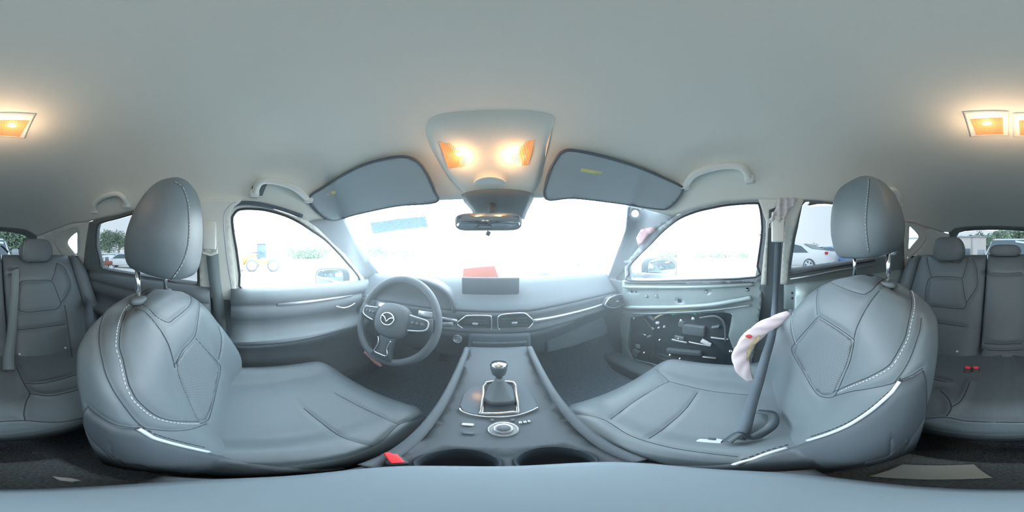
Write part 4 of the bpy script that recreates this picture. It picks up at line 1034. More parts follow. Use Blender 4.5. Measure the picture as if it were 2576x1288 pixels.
# ================================================================== OVERHEAD
cb = bvh([ceiling])
def up(x, y, drop=0.0):
    h = cb.ray_cast(Vector((0, 0, H)), ray(x, y), 4)[0]
    p = Vector((h.x, h.y, h.z-H)) if h is not None else (wind(x, y) if 870 < x < 1600 else side(x, y))
    if 870 < x < 1600 and wind(x, y).length < p.length: p = wind(x, y)
    return p-V(0, 0, drop)
def py_front(px): return px[0][0] > 1000 and px[0][0] < 1500
def lamp_glow(c, e=0.35, r=0.02, col=(1.0, 0.50, 0.20)):
    l = bpy.data.lights.new('bulb_light', 'POINT'); l.energy = e; l.color = col; l.shadow_soft_size = r
    o = bpy.data.objects.new('bulb_light', l); COL.objects.link(o); o.location = (c[0], c[1], c[2]+H); return o
def map_lamp(parent, px, bulb, depth=0.012, drop=0.006, label=None):
    P = [up(x, y, drop) for x, y in px]; z = sum(p.z for p in P)/len(P)
    c = sum(P, Vector())/len(P)
    v, f = prism(P, (0, 0, 0.008)); ln = obj('lamp_lens', v, f, M['lens'], parent, False)
    mb = MB()
    a, b, cc_, d = P[0], P[1], P[2], P[3]
    for i in range(1, 18):
        u = i/18; mb.add(*tube([a.lerp(b, u)-V(0, 0, 0.001), d.lerp(cc_, u)-V(0, 0, 0.001)], 0.0010, 5))
    mb.build('lens_ribs', M['lens'], ln)
    bp = up(*bulb, drop+0.008); v, f = lathe(bp-V(0.011, 0, 0), (1, 0, 0), [(0, 0), (0.004, 0.003), (0.0055, 0.011), (0.004, 0.019), (0, 0.022)], 14); obj('bulb', v, f, M['bulb'], ln)
    lamp_glow(bp-V(0, 0, 0.024 if py_front(px) else 0.05), 0.24 if py_front(px) else 0.38, 0.012, (1.0, 0.50, 0.20) if py_front(px) else (1.0, 0.66, 0.40))
    return ln
oc = thing('overhead_console', 'pale overhead console with two glowing map lamps above the mirror', 'overhead console', (0, 0.45, 0.32))
ocp = [(1092, 290), (1245, 275), (1386, 285), (1390, 330), (1368, 420), (1345, 480), (1310, 500), (1245, 504), (1190, 500), (1158, 478), (1110, 420), (1070, 340)]
P = [up(x, y, 0.0) for x, y in smoothline(ocp, 3, True)]; c = sum(P, Vector())/len(P)
rows = [[p+V(0, 0, 0.004) for p in P], [p+(c-p)*0.03-V(0, 0, 0.001) for p in P], [p+(c-p)*0.14-V(0, 0, 0.006) for p in P], [p+(c-p)*0.6-V(0, 0, 0.006) for p in P], [p+(c-p)*0.98-V(0, 0, 0.005) for p in P]]
v, f = loft(rows); obj('console_housing', v, f, M['headliner'], oc)
map_lamp(oc, [(1105, 352), (1182, 352), (1183, 412), (1126, 414)], (1157, 374), drop=0.012)
map_lamp(oc, [(1252, 348), (1344, 344), (1330, 406), (1272, 407)], (1291, 368), drop=0.014)
v, f = lathe(up(1232, 455, 0.008), (0, 0, -1), [(0.05, 0), (0.048, 0.004), (0.03, 0.006), (0, 0.006)], 30); obj('sunglasses_lid', v, f, M['trim'], oc)
for nm, px, bl, lab in (('dome_lamp', [(2440, 297), (2522, 293), (2524, 334), (2456, 336)], (2483, 303), 'glowing rear ceiling lamp towards the passenger side'),
                   ('dome_lamp', [(-12, 300), (75, 300), (50, 340), (-10, 336)], (30, 308), 'glowing rear ceiling lamp towards the driver side')):
    c = up(sum(p[0] for p in px)/4, sum(p[1] for p in px)/4); t = thing(nm, lab, 'ceiling lamp', c)
    hp = [(px[0][0]-16, px[0][1]-16), (px[1][0]+14, px[1][1]-14), (px[2][0]+12, px[2][1]+6), (px[3][0]-14, px[3][1]+6)]
    P = [up(x, y, 0.0) for x, y in hp]; cc2 = sum(P, Vector())/4
    rows = [[p+V(0, 0, 0.003) for p in P], [p-V(0, 0, 0.004) for p in P], [p+(cc2-p)*0.06-V(0, 0, 0.006) for p in P]]
    v, f = loft(rows); obj('lamp_bezel', v, f, M['trim'], t, False)
    map_lamp(t, px, bl, drop=0.007)
# sun visors
def visor(px, lab, nm='sun_visor', lbl=None, f=0.94, dz=0.0):
    t = thing(nm, lab, 'sun visor', up(*px[0]))
    tv = []
    v2, f2 = cdt(smoothline(px, 3, True), [], 10)
    P = []
    for x, y in v2:
        h = cb.ray_cast(Vector((0, 0, H)), ray(x, y), 4)[0]; w = wind(x, y)
        p = Vector((h.x, h.y, h.z-H)) if h is not None else w
        if w.length < p.length: p = w
        P.append(Vector((p.x, p.y-0.008, p.z-0.016)))
    q = f2[0]; n = (P[q[1]]-P[q[0]]).cross(P[q[2]]-P[q[0]])
    if n.dot(P[q[0]]) > 0: f2 = [z[::-1] for z in f2]
    o = obj('visor_pad', P, f2, mat('visor_cloth', (0.40, 0.47, 0.50), 0.9), t); solidify(o, 0.012, -0.2)
    edge = []
    for x, y in smoothline(px, 5, True):
        h = cb.ray_cast(Vector((0, 0, H)), ray(x, y), 4)[0]; w = wind(x, y); p = Vector((h.x, h.y, h.z-H)) if h is not None else w
        if w.length < p.length: p = w
        edge.append(Vector((p.x, p.y-0.008, p.z-0.018)))
    v, f3 = tube(edge, 0.005, 8, True); obj('visor_edge', v, f3, M['dash'], t)
    if lbl:
        v2, f2 = cdt(lbl, [], 10); tb = bvh([o]); P = []
        for x, y in v2:
            h = tb.ray_cast(Vector((0, 0, H)), ray(x, y), 4)[0]
            if h is None: h = Vector((0, 0, H))+ray(x, y)*0.5
            P.append(Vector((h.x, h.y, h.z-H))-ray(x, y)*0.006)
        l = obj('warning_label', P, f2, M['label'], o)
    return t
visor([(783, 488), (820, 462), (880, 425), (940, 400), (1010, 386), (1050, 395), (1075, 425), (1095, 470), (1098, 498), (1000, 508), (900, 530), (840, 545), (800, 520)], 'folded sun visor above the driver, left of the overhead console', lbl=[(822, 485), (888, 467), (890, 474), (824, 493)])
visor([(1392, 400), (1412, 374), (1450, 372), (1540, 393), (1620, 420), (1700, 455), (1712, 470), (1680, 512), (1640, 515), (1540, 500), (1440, 488), (1372, 490), (1375, 440)], 'folded sun visor above the passenger, right of the overhead console', lbl=[(1462, 423), (1540, 436), (1538, 444), (1460, 431)])
# rear-view mirror and camera cover
rm = thing('rearview_mirror', 'dark rectangular rear-view mirror hanging in the middle of the windscreen', 'mirror', (0.0, 0.5, 0.12))
q = [onY(1146, 540, 0.47), onY(1312, 536, 0.47), onY(1312, 578, 0.47), onY(1146, 582, 0.47)]; c = sum(q, Vector())/4
rows = []
for y, k in ((-0.008, 0.93), (-0.004, 1.0), (0.012, 1.0), (0.028, 0.85), (0.034, 0.5)):
    rows.append([(c.x+(q[1].x-q[0].x)/2*k*math.copysign(abs(math.cos(a))**0.35, math.cos(a)), c.y+y, c.z+(q[0].z-q[3].z)/2*k*math.copysign(abs(math.sin(a))**0.5, math.sin(a))) for a in np.linspace(0, 2*math.pi, 60, endpoint=False)])
v, f = loft(rows); obj('mirror_case', v, f, M['dash'], rm)
rows = [[(c.x+(p[0]-c.x)*0.95, c.y-0.0092, c.z+(p[2]-c.z)*0.9) for p in rows[1]], [(c.x+(p[0]-c.x)*0.94, c.y-0.0105, c.z+(p[2]-c.z)*0.89) for p in rows[1]]]
v, f = loft(rows); obj('mirror_glass', v, f, mat('mirror_glass', (0.35, 0.42, 0.48), 0.06, metal=1.0), rm)
v, f = tube([(c.x+0.01, c.y+0.02, c.z), (c.x+0.01, c.y+0.05, c.z+0.03), (c.x+0.01, c.y+0.075, c.z+0.075)], 0.012, 12); obj('mirror_arm', v, f, M['dark'], rm)
v, f = rbox((c.x+0.0, c.y-0.002, c.z-0.036), (0.012, 0.012, 0.014), 0.003, rot('Y', 25)); obj('dimmer_tab', v, f, M['dark'], rm)
cv = thing('camera_cover', 'grey tapering camera cover between overhead console and rear-view mirror', 'camera cover', (0, 0.56, 0.2))
rows = []
for yy, xl, xr in ((482, 1160, 1345), (500, 1168, 1338), (520, 1186, 1328), (545, 1198, 1318)):
    a = wind(xl, yy); b = wind(xr, yy); r = []
    for k in range(13):
        u = k/12; p = a.lerp(b, u); r.append(p+V(0, -0.038*math.sin(math.pi*u)**0.5, -0.012))
    rows.append(r)
v, f = loft(rows, False, False); o = obj('cover_shell', v, f, M['frame'], cv); solidify(o, 0.004, 0)

# grab handles
def grab(px, lab, r=0.0125, out=0.03, base=None):
    a = [up(x, y) if True else None for x, y in px]
    t = thing('grab_handle', lab, 'grab handle', a[0])
    n = len(a); pts = []
    for i, p in enumerate(a):
        d = -Vector((p.x, p.y, 0)).normalized(); k = out if 0 < i < n-1 else 0.004
        pts.append(p+d*k*0.9-V(0, 0, 0.004))
    v, f = tube(smoothline(pts, 5), r, 12); obj('grip_bar', v, f, M['trim'], t)
    for e in (0, -1):
        d = -Vector((a[e].x, a[e].y, 0)).normalized(); v, f = rbox(a[e]+d*0.006, (0.03, 0.035, 0.03), 0.008); obj('handle_mount', v, f, M['trim'], t)
    return t
grab([(238, 532), (238, 514), (262, 497), (292, 491), (310, 500), (318, 517)], 'pale folding grab handle above the driver side rear window')
grab([(640, 488), (652, 466), (680, 460), (725, 470), (752, 484), (775, 503)], 'pale grab handle above the driver window')
grab([(1722, 470), (1745, 446), (1790, 430), (1840, 424), (1872, 432), (1885, 452)], 'pale grab handle above the passenger window')
grab([(2262, 515), (2262, 496), (2250, 482), (2238, 480), (2200, 478)], 'pale grab handle behind the passenger headrest')
# recess pad of the driver handle
v, f = prism([up(x, y, 0.001) for x, y in [(628, 492), (634, 470), (650, 460), (672, 462), (660, 492)]], V(0.006, 0, 0.0)); o = obj('handle_recess', v, f, M['frame'], None, False); tag(o, 'grey recess pad behind the driver grab handle', 'handle recess')

# ================================================================== BELTS
def ribbon(pts, w, th, face=None, k=6, widths=None, tw=None):
    """flat strap through the points; face gives the strap's outward direction"""
    P = [Vector(p) for p in smoothline(pts, k)]; rows = []
    for i, p in enumerate(P):
        t = (P[min(i+1, len(P)-1)]-P[max(0, i-1)]).normalized()
        n = Vector(face(p, i/(len(P)-1))) if face else -Vector((p.x, p.y, 0))
        n = (n-t*n.dot(t)).normalized(); s = t.cross(n)*(w/2)
        rows.append([p-s+n*th/2, p+s+n*th/2, p+s-n*th/2, p-s-n*th/2])
    return loft(rows)
sb = thing('seat_belt', 'grey seat belt hanging from its anchor on the driver side middle pillar', 'seat belt', onX(530, 640, -0.66))
P = [inb(side, 0.045)(x, y) for x, y in [(528, 560), (530, 600), (534, 640), (540, 700), (550, 760), (556, 820), (565, 900), (575, 980)]]
v, f = ribbon(P[2:], 0.050, 0.0025); obj('belt_webbing', v, f, M['beltg'], sb)
P2 = [inb(side, 0.035)(x, y) for x, y in [(522, 520), (524, 570), (527, 632)]]
v, f = rbox(inb(side, 0.03)(527, 590), (0.02, 0.055, 0.13), 0.006); obj('height_slider', v, f, M['trim'], sb)
v, f = tube([inb(side, 0.05)(x, y) for x, y in [(508, 626), (530, 632), (546, 622), (546, 636), (530, 642), (510, 638)]], 0.005, 8, True); obj('anchor_loop', v, f, M['trim'], sb)
# passenger belt: from the middle pillar down across the seat
pb = thing('seat_belt', 'grey seat belt from the torn passenger pillar trailing over the passenger seat', 'seat belt', inb(side, 0.05)(1950, 640))
P = [inb(side, 0.05)(1958, 590), inb(side, 0.05)(1955, 650), inb(side, 0.05)(1950, 740), onR(1944, 830, 0.54), onR(1925, 900, 0.44), onR(1908, 960, 0.38), onR(1892, 1010, 0.34), onR(1880, 1050, 0.30), onR(1868, 1084, 0.26), onR(1850, 1102, 0.235)]
v, f = ribbon(P, 0.026, 0.0025, lambda p, u: (-p.x, -p.y, 0.6*u)); obj('belt_webbing', v, f, M['belt'], pb)
v, f = rbox(inb(side, 0.035)(1957, 575), (0.02, 0.05, 0.12), 0.006); obj('height_slider', v, f, M['trim'], pb)
tg = [onZ(x, y, -0.478) for x, y in [(1752, 1108), (1760, 1104), (1785, 1105), (1800, 1102), (1818, 1106), (1812, 1113), (1822, 1122), (1798, 1121), (1762, 1122), (1751, 1117)]]
v, f = prism(tg, (0, 0, -0.003)); obj('belt_tongue', v, f, M['satin'], pb, False)
c = sum(tg, Vector())/len(tg); v, f = rbox(c+V(0.012, 0, 0.0), (0.006, 0.012, 0.006), 0.001); obj('tongue_slot', v, f, M['dark'], pb)
# crumpled dark fold of strap on the seat
fl_ = [onZ(x, y, -0.465+0.012*math.sin(i*1.9)) for i, (x, y) in enumerate([(1828, 1112), (1860, 1090), (1890, 1100), (1920, 1088), (1945, 1065), (1940, 1040), (1905, 1035)])]
v, f = ribbon(fl_, 0.020, 0.002, lambda p, u: (0.6*math.sin(9*u), 0.5*math.cos(7*u), 1)); obj('strap_fold', v, f, M['dark'], pb)
# rear belt, driver side inboard
rbt = thing('seat_belt', 'grey belt hanging down the rear backrest beside the driver side headrest', 'seat belt', onR(40, 680, 0.93))
P = [onR(38, 668, 0.93), onR(38, 720, 0.875), onR(33, 790, 0.80), onR(28, 850, 0.72), onR(22, 900, 0.63), onR(22, 930, 0.575)]
v, f = ribbon(P, 0.042, 0.0025); obj('belt_webbing', v, f, M['beltg'], rbt)
v, f = rbox(onR(33, 676, 0.92), (0.06, 0.014, 0.012), 0.003, rot('Y', 12)); obj('belt_guide', v, f, M['seal'], rbt)
v, f = rbox(onR(36, 686, 0.91), (0.03, 0.008, 0.022), 0.002); obj('belt_tongue', v, f, M['frame'], rbt)
# outer rear belt, driver side
ob = thing('seat_belt', 'dark belt running down between rear seat side and driver side rear door', 'seat belt', onR(214, 740, 0.9))
v, f = ribbon([side(206, 690)*0.96, side(214, 730)*0.95, onR(222, 780, 0.82), onR(230, 850, 0.74)], 0.045, 0.003); obj('belt_webbing', v, f, M['belt'], ob)

# ================================================================== AIRBAGS
ab = thing('side_airbag', 'deflated pinkish side airbag hanging from the outer edge of the passenger backrest', 'airbag', onR(1880, 880, 0.62))
sp_ = [(1984, 786), (1958, 803), (1925, 822), (1898, 842), (1876, 868), (1863, 900), (1870, 930), (1888, 958)]
wd = [0.006, 0.018, 0.024, 0.026, 0.026, 0.025, 0.022, 0.010]; rd = [0.44, 0.47, 0.49, 0.50, 0.49, 0.475, 0.46, 0.45]
C = [onR(x, y, r) for (x, y), r in zip(sp_, rd)]; C = smoothline(C, 6); rows = []
for i, p in enumerate(C):
    p = Vector(p); t = (Vector(C[min(i+1, len(C)-1)])-Vector(C[max(i-1, 0)])).normalized(); u = i/(len(C)-1)*(len(wd)-1)
    w = float(np.interp(u, range(len(wd)), wd)); n = -Vector((p.x, p.y, 0)).normalized(); n = (n-t*n.dot(t)).normalized(); s = t.cross(n)
    rows.append([p+s*w*math.cos(a)*(1+0.10*math.sin(5*a+i*0.7))+n*w*0.38*math.sin(a)*(1+0.25*math.sin(3*a+i*0.9)) for a in np.linspace(0, 2*math.pi, 28, endpoint=False)])
v, f = loft(rows); bag = obj('bag_cloth', v, f, M['bag'], ab)
tb = bvh([bag])
def patch(px, m, name, parent, tree, lift=0.002, step=6):
    v2, f2 = cdt(smoothline(px, 3, True), [], step); P = []
    for x, y in v2:
        h, n, i, d = tree.ray_cast(Vector((0, 0, H)), ray(x, y), 4)
        if h is None: return None
        P.append(Vector((h.x, h.y, h.z-H))-ray(x, y)*lift)
    return obj(name, P, f2, m, parent)
patch([(1874, 846), (1884, 841), (1893, 846), (1886, 852)], M['stain'], 'red_stain', ab, tb)
patch([(1880, 938), (1888, 934), (1893, 943), (1886, 950)], M['stain'], 'red_stain', ab, tb)
patch([(1905, 845), (1912, 848), (1890, 880), (1882, 905), (1877, 900), (1883, 872)], M['yellow'], 'yellow_streak', ab, tb)
tcl = thing('torn_cloth', 'ragged pinkish strip of torn lining hanging at the top of the passenger middle pillar', 'torn cloth', inb(side, 0.04)(1965, 520))
P = [(1962, 506), (2008, 506), (1998, 522), (1982, 538), (1975, 552), (1962, 565), (1955, 560), (1948, 570), (1943, 562), (1935, 566), (1930, 560), (1944, 548), (1950, 532), (1955, 518)]
skin('cloth', P, [], lambda x, y: inb(side, 0.035+0.006*math.sin(x*0.35)+0.004*math.sin(y*0.5))(x, y), mat('torn_lining', (0.62, 0.60, 0.62), 0.95), tcl, 5, 0.002)
for i in range(9):
    x_ = 1931+i*5; v, f = tube([inb(side, 0.036)(x_, 560+(i % 3)*2), inb(side, 0.04)(x_-3, 568+(i*7 % 5)), inb(side, 0.04)(x_-1, 573+(i*5 % 6))], 0.0011, 5); obj('thread', v, f, M['white'], tcl)
tc2 = obj('torn_lining_edge', *tube([inb(side, 0.01)(x, y) for x, y in smoothline([(2274, 556), (2295, 557), (2318, 566), (2336, 574)], 5)], [0.004, 0.007, 0.008, 0.009, 0.007, 0.009, 0.008, 0.007, 0.009, 0.008, 0.007, 0.009, 0.008, 0.006, 0.005, 0.004][:16], 8), M['bag'])
tag(tc2, 'frayed pinkish lining edge above the passenger side rear quarter window', 'torn cloth')
# red tag cloth on the passenger windscreen pillar
P = [(1600, 600), (1612, 580), (1640, 574), (1650, 584), (1632, 592), (1618, 610), (1606, 622)]
o = skin('red_cloth_scrap', P, [], inb(side, 0.03), mat('scrap_pink', (0.62, 0.42, 0.46), 0.9), None, 8, 0.003); tag(o, 'faded red scrap of cloth stuck to the passenger windscreen pillar', 'cloth scrap')

# ================================================================== STRIPPED PASSENGER DOOR
XD = 0.765
def dr(x, y, o=0.0): return onX(x, y, XD+o)
OUT = [(1566, 705), (1740, 703), (1918, 700), (1916, 760), (1905, 830), (1896, 900), (1890, 990), (1760, 1000), (1640, 985), (1570, 960), (1560, 820)]
HOLE = [(1585, 800), (1640, 792), (1740, 789), (1820, 786), (1842, 790), (1838, 815), (1832, 845), (1845, 880), (1862, 910), (1858, 950), (1760, 968), (1660, 950), (1600, 920), (1578, 870)]
skin('door_skin_panel', OUT, [HOLE, [(1660+6*math.cos(a), 716+4*math.sin(a)) for a in np.linspace(0, 6.28, 10)[:-1]] if False else [(1705, 752), (1716, 752), (1716, 762), (1705, 762)],
     [(1586, 730), (1594, 730), (1594, 737), (1586, 737)], [(1597, 731), (1603, 731), (1603, 737), (1597, 737)], [(1778, 730), (1784, 730), (1784, 736), (1778, 736)]], dr, M['metal'], d3, 10, 0.004)
skin('module_carrier', [(1560, 770), (1870, 770), (1880, 985), (1550, 985)], [], lambda x, y: dr(x, y, 0.05), M['dark'], d3, 20, 0.004)
v, f = rbox((0.86, 0.33, -0.45), (0.02, 1.2, 0.68), 0.01); obj('outer_skin', v, f, M['cargrey'], d3)
def bar(pts, r, m, name, sm=5, n=10):
    v, f = tube(smoothline(pts, sm), r, n); return obj(name, v, f, m, d3)
bar([dr(x, y, -0.012) for x, y in [(1572, 722), (1650, 723), (1750, 722), (1840, 718), (1895, 715)]], 0.010, M['metal'], 'window_rail')
bar([dr(x, y, -0.008) for x, y in [(1572, 711), (1650, 712), (1750, 711), (1840, 707), (1905, 703)]], 0.006, M['seal'], 'window_seal')
bar([dr(x, y, -0.018) for x, y in [(1572, 774), (1640, 774), (1720, 772), (1790, 767), (1850, 757), (1890, 749)]], [0.012]*99 if False else 0.013, M['metal'], 'crash_beam')
bar([dr(x, y, -0.01) for x, y in [(1590, 789), (1680, 787), (1770, 782), (1850, 773), (1888, 768)]], 0.006, M['metal'], 'pressed_rib')
bar([dr(x, y, 0.01) for x, y in [(1900, 712), (1895, 780), (1888, 860), (1884, 950)]], 0.010, M['metal'], 'door_edge')
bar([dr(x, y, -0.002) for x, y in [(1648, 800), (1665, 791), (1690, 783), (1720, 780), (1750, 783), (1762, 787)]], 0.0055, M['wire_o'], 'tan_wire')
bar([dr(x, y, 0.0) for x, y in [(1690, 791), (1715, 787), (1740, 787), (1752, 790)]], 0.0055, M['wire_g'], 'green_wire')
def boxd(x, y, w, h, m, name, o=0.02, d=0.03, rz=0, b=0.004):
    v, f = rbox(dr(x, y, o), (d, w, h), b, rot('X', rz)); return obj(name, v, f, m, d3)
for x, y, w, h, rz, m, nm in ((1612, 839, 0.085, 0.010, 0, 'chrome', 'latch_rod'), (1633, 846, 0.03, 0.012, -35, 'satin', 'latch_rod'), (1605, 871, 0.035, 0.030, 0, 'satin', 'latch_plate'), (1600, 888, 0.05, 0.05, 10, 'trimb', 'latch_motor'),
     (1709, 850, 0.055, 0.025, 0, 'frame', 'regulator_bracket'), (1709, 858, 0.09, 0.012, 0, 'satin', 'regulator_bracket'), (1776, 862, 0.055, 0.024, 28, 'white', 'white_connector'), (1760, 865, 0.12, 0.008, 3, 'satin', 'support_strip'),
     (1810, 851, 0.09, 0.006, 3, 'satin', 'support_strip'), (1654, 812, 0.022, 0.016, -15, 'white', 'white_connector'), (1642, 826, 0.020, 0.010, 35, 'satin', 'wire_clip'), (1784, 899, 0.07, 0.006, 0, 'satin', 'support_strip'),
     (1715, 815, 0.03, 0.03, 0, 'trimb', 'window_motor'), (1745, 830, 0.12, 0.06, 0, 'trimb', 'speaker_box'), (1720, 885, 0.20, 0.03, -8, 'trimb', 'cable_channel'), (1690, 905, 0.26, 0.05, 0, 'seal', 'speaker_box'),
     (1865, 810, 0.03, 0.022, 20, 'metal', 'lock_bracket'), (1862, 826, 0.05, 0.035, 0, 'metal', 'lock_bracket'), (1868, 790, 0.05, 0.010, -12, 'satin', 'lock_bracket'), (1640, 800, 0.05, 0.010, 25, 'trimb', 'support_strip'), (1800, 822, 0.04, 0.01, -12, 'trimb', 'support_strip')):
    boxd(x, y, w, h, M[m], nm, 0.035 if m in ('trimb', 'seal') else 0.022, 0.03 if m in ('trimb', 'seal') else 0.014, rz)
for x, y in ((1713, 807), (1743, 802), (1842, 789), (1658, 824), (1708, 851), (1686, 893), (1711, 902), (1660, 855), (1621, 887), (1837, 883), (1817, 932), (1647, 920), (1595, 800), (1672, 822), (1627, 744), (1652, 744), (1778, 733), (1880, 728)):
    p = dr(x, y, 0.022 if y > 785 else 0.0); v, f = lathe(p, (-1, 0, 0), [(0.010, 0), (0.010, 0.004), (0.006, 0.006), (0.006, 0.010), (0, 0.011)], 12); obj('screw', v, f, M['chrome'], d3)
v, f = rbox(dr(1709, 757, 0.01), (0.01, 0.012, 0.03), 0.002); obj('clip', v, f, M['dark'], d3)
for pts, m in (([(1600, 905), (1640, 915), (1680, 930), (1700, 945)], 'metal'), ([(1640, 880), (1660, 900), (1700, 910), (1740, 915)], 'seal'), ([(1620, 800), (1640, 830), (1650, 870), (1640, 900)], 'seal'), ([(1760, 800), (1800, 796), (1822, 815), (1825, 860)], 'trimb'), ([(1570, 905), (1600, 918), (1640, 925), (1660, 940)], 'wire_o')):
    bar([dr(x, y, 0.012) for x, y in pts], 0.005, M[m], 'cable')
# right rear door: bare hinge side with bolt holes beside the middle pillar
v, f = rbox(onX(1997, 745, 0.755), (0.02, 0.10, 0.13), 0.008); hp_ = obj('hinge_plate', v, f, M['metal'], d4)
for y_ in (737, 750):
    v, f = lathe(onX(1993, y_, 0.742), (-1, 0, 0), [(0.006, -0.004), (0.006, 0.001), (0, 0.001)], 12); obj('bolt_hole', v, f, M['dark'], hp_)

# ================================================================== OUTSIDE
def at(px, d, z=0.0):
    """a spot on the yard in the direction of a column, d metres out; z above the yard"""
    a = math.radians((px-1288)*360/2576+YAW); return V(math.sin(a)*d, math.cos(a)*d, z-H+gz(math.sin(a)*d, math.cos(a)*d))
def rz(p, a, c): return c+Matrix.Rotation(a, 3, 'Z') @ Vector(p)
# door mirrors
for nm, px_, s, pc_ in (('driver', (790, 868, 673, 728, 878), -1, None), ('passenger', (1634, 1698, 648, 704, 1606), 1, None)):
    xa, xb, ya, yb, xo_ = px_; X = s*0.93
    t = thing('door_mirror', 'grey door mirror outside the %s window' % nm, 'door mirror', onX((xa+xb)/2, (ya+yb)/2, X))
    c = onX((xa+xb)/2+(8 if s < 0 else -8), (ya+yb)/2, X)
    d = c.length; hw = d*math.radians(abs(xo_-(xa if s < 0 else xb))*0.13975)/2; hh = d*math.radians((yb-ya)*0.13975)/2
    ang = math.radians(-38 if s < 0 else 38)    # glass turned back towards the cabin
    n = Vector((-c.x, -c.y, 0)).normalized(); r = Vector((0, 0, 1)).cross(n)
    rows = []
    for k, q in ((0.0, 0.90), (0.008, 0.99), (0.03, 1.0), (0.07, 0.90), (0.10, 0.6), (0.11, 0.2)):
        rows.append([c-n*k+r*hw*q*math.copysign(abs(math.cos(a))**0.5, math.cos(a))+V(0, 0, hh*q*math.copysign(abs(math.sin(a))**0.6, math.sin(a))) for a in np.linspace(0, 2*math.pi, 48, endpoint=False)])
    v, f = loft(rows); obj('mirror_housing', v, f, M['frame'], t)
    sh_ = r*hw*0.16*(1 if s > 0 else -1)
    sh_ = sh_ if (c+sh_).y < c.y else -sh_
    rows = [[c+n*k+sh_+r*hw*0.76*q*math.copysign(abs(math.cos(a))**0.6, math.cos(a))+V(0, 0, hh*0.84*q*math.copysign(abs(math.sin(a))**0.7, math.sin(a))) for a in np.linspace(0, 2*math.pi, 48, endpoint=False)] for k, q in ((0.0, 1.0), (0.002, 1.0), (0.003, 0.97))]
    v, f = loft(rows); obj('mirror_glass', v, f, mat('outer_mirror_glass', (0.75, 0.80, 0.82), 0.04, metal=1.0), t)
    v, f = tube([c-n*0.05-V(0, 0, hh*0.8), c-n*0.03-V(0, 0, hh*1.25)-V(s*0.02, 0, 0), V(s*0.80, c.y+0.03, c.z-hh*1.4)], [0.03, 0.024, 0.03], 12); obj('mirror_foot', v, f, M['frame'], t)

# ---- trees
def tree(c, h, w, lab, group, seed=0, n=900, m=None, leaf=0.28):
    R = random.Random(seed); t = thing('yard_tree', lab, 'tree', c, group)
    c = Vector(c); mb = MB()
    mb.add(*tube([c, c+V(0.1, 0, h*0.3), c+V(0, 0.1, h*0.7)], [w*0.035+0.05, w*0.03+.03, 0.04], 8))
    for k in range(5):
        a = k*1.3; mb.add(*tube([c+V(0, 0, h*(0.25+.08*k)), c+V(math.cos(a)*w*0.3, math.sin(a)*w*0.3, h*(0.5+.06*k))], [0.08, 0.02], 6))
    mb.build('trunk', M['bark'], t)
    blobs = [(c+V(R.uniform(-.32, .32)*w, R.uniform(-.32, .32)*w, h*R.uniform(0.35, 0.85)), R.uniform(0.18, 0.30)*w) for _ in range(9)]
    mb = MB()
    n = int(n*2.2); leaf *= 0.55
    for _ in range(n):
        b, r = R.choice(blobs); d = Vector((R.gauss(0, 1), R.gauss(0, 1), R.gauss(0, 1))).normalized(); p = b+Vector((d.x*r, d.y*r, d.z*r*0.9))*R.uniform(0.5, 1.1)
        a = Vector((R.gauss(0, 1), R.gauss(0, 1), R.gauss(0, 1))).normalized()*leaf; q = a.orthogonal().normalized()*leaf*0.6
        mb.add([p-a, p-q, p+a, p+q], [(0, 1, 2, 3)])
    mb.build('crown', m or M['leaf'], t, False); return t
tree(at(248, 30), 6.3, 5.5, 'leafy tree behind the driver side rear window, at the window\'s rear edge', 'trees seen through the driver side rear window', 1)
tree(at(275, 34), 6.6, 6.0, 'leafy tree behind the driver side rear window, second from the rear edge', 'trees seen through the driver side rear window', 2)
tree(at(300, 33), 6.8, 5.0, 'tallest leafy tree in the middle of the driver side rear window', 'trees seen through the driver side rear window', 3)
tree(at(328, 36), 6.8, 5.5, 'leafy tree partly hidden by the driver headrest', 'trees seen through the driver side rear window', 4)
tree(at(2520, 45), 9.0, 5.0, 'broad tree rising above the white pickup in the rear window', 'trees seen through the rear window', 5, 1200, None, 0.4)
tree(at(2572, 52), 6.6, 7.5, 'round dark tree behind the white pickup roof in the rear window', 'trees seen through the rear window', 6, 700)
for i, (px_, h_) in enumerate(((2426, 5.3), (2440, 5.1), (2452, 5.2), (2466, 5.5), (2478, 6.2))):
    tree(at(px_, 40), h_+0.9, 5.0, 'bushy tree above the pale building, %s from the passenger headrest' % ('first', 'second', 'third', 'fourth', 'fifth and tallest')[i], 'trees above the pale building', 10+i, 500, None, 0.4)
for i, px_ in enumerate((-8, 8, 24, 40, 56)):
    tree(at(px_, 28), 6.6+0.4*(i % 2)-0.25*i, 8.0, 'dense tree in the rear window, driver side, %s from the white pickup' % ('first', 'second', 'third', 'fourth', 'fifth')[i], 'trees behind the driver side half of the rear window', 20+i, 900, None, 0.45)
tree(at(2019, 60), 5.0, 3.5, 'small lone tree above the white sedan roof', 'trees beyond the white sedan', 30, 400)
for i, (px_, w_) in enumerate(((2004, 8), (2040, 12), (2062, 10), (2078, 8))):
    tree(at(px_, 70), 3.4+0.8*(i in (1, 2)), w_, 'low dark horizon bush beyond the white sedan, %s from the middle pillar' % ('first', 'second', 'third', 'fourth')[i], 'trees beyond the white sedan', 34+i, 700, None, 0.5)
for i, px_ in enumerate((740, 775, 800, 930, 965, 1000, 1040)):
    tree(at(px_, 75), 4.2+1.6*(i > 2), 13, 'faint far tree ahead on the driver side, %s from the wheel loader' % ('first', 'second', 'third', 'fourth', 'fifth', 'sixth', 'seventh')[i], 'far trees ahead on the driver side', 40+i, 700, None, 0.6)
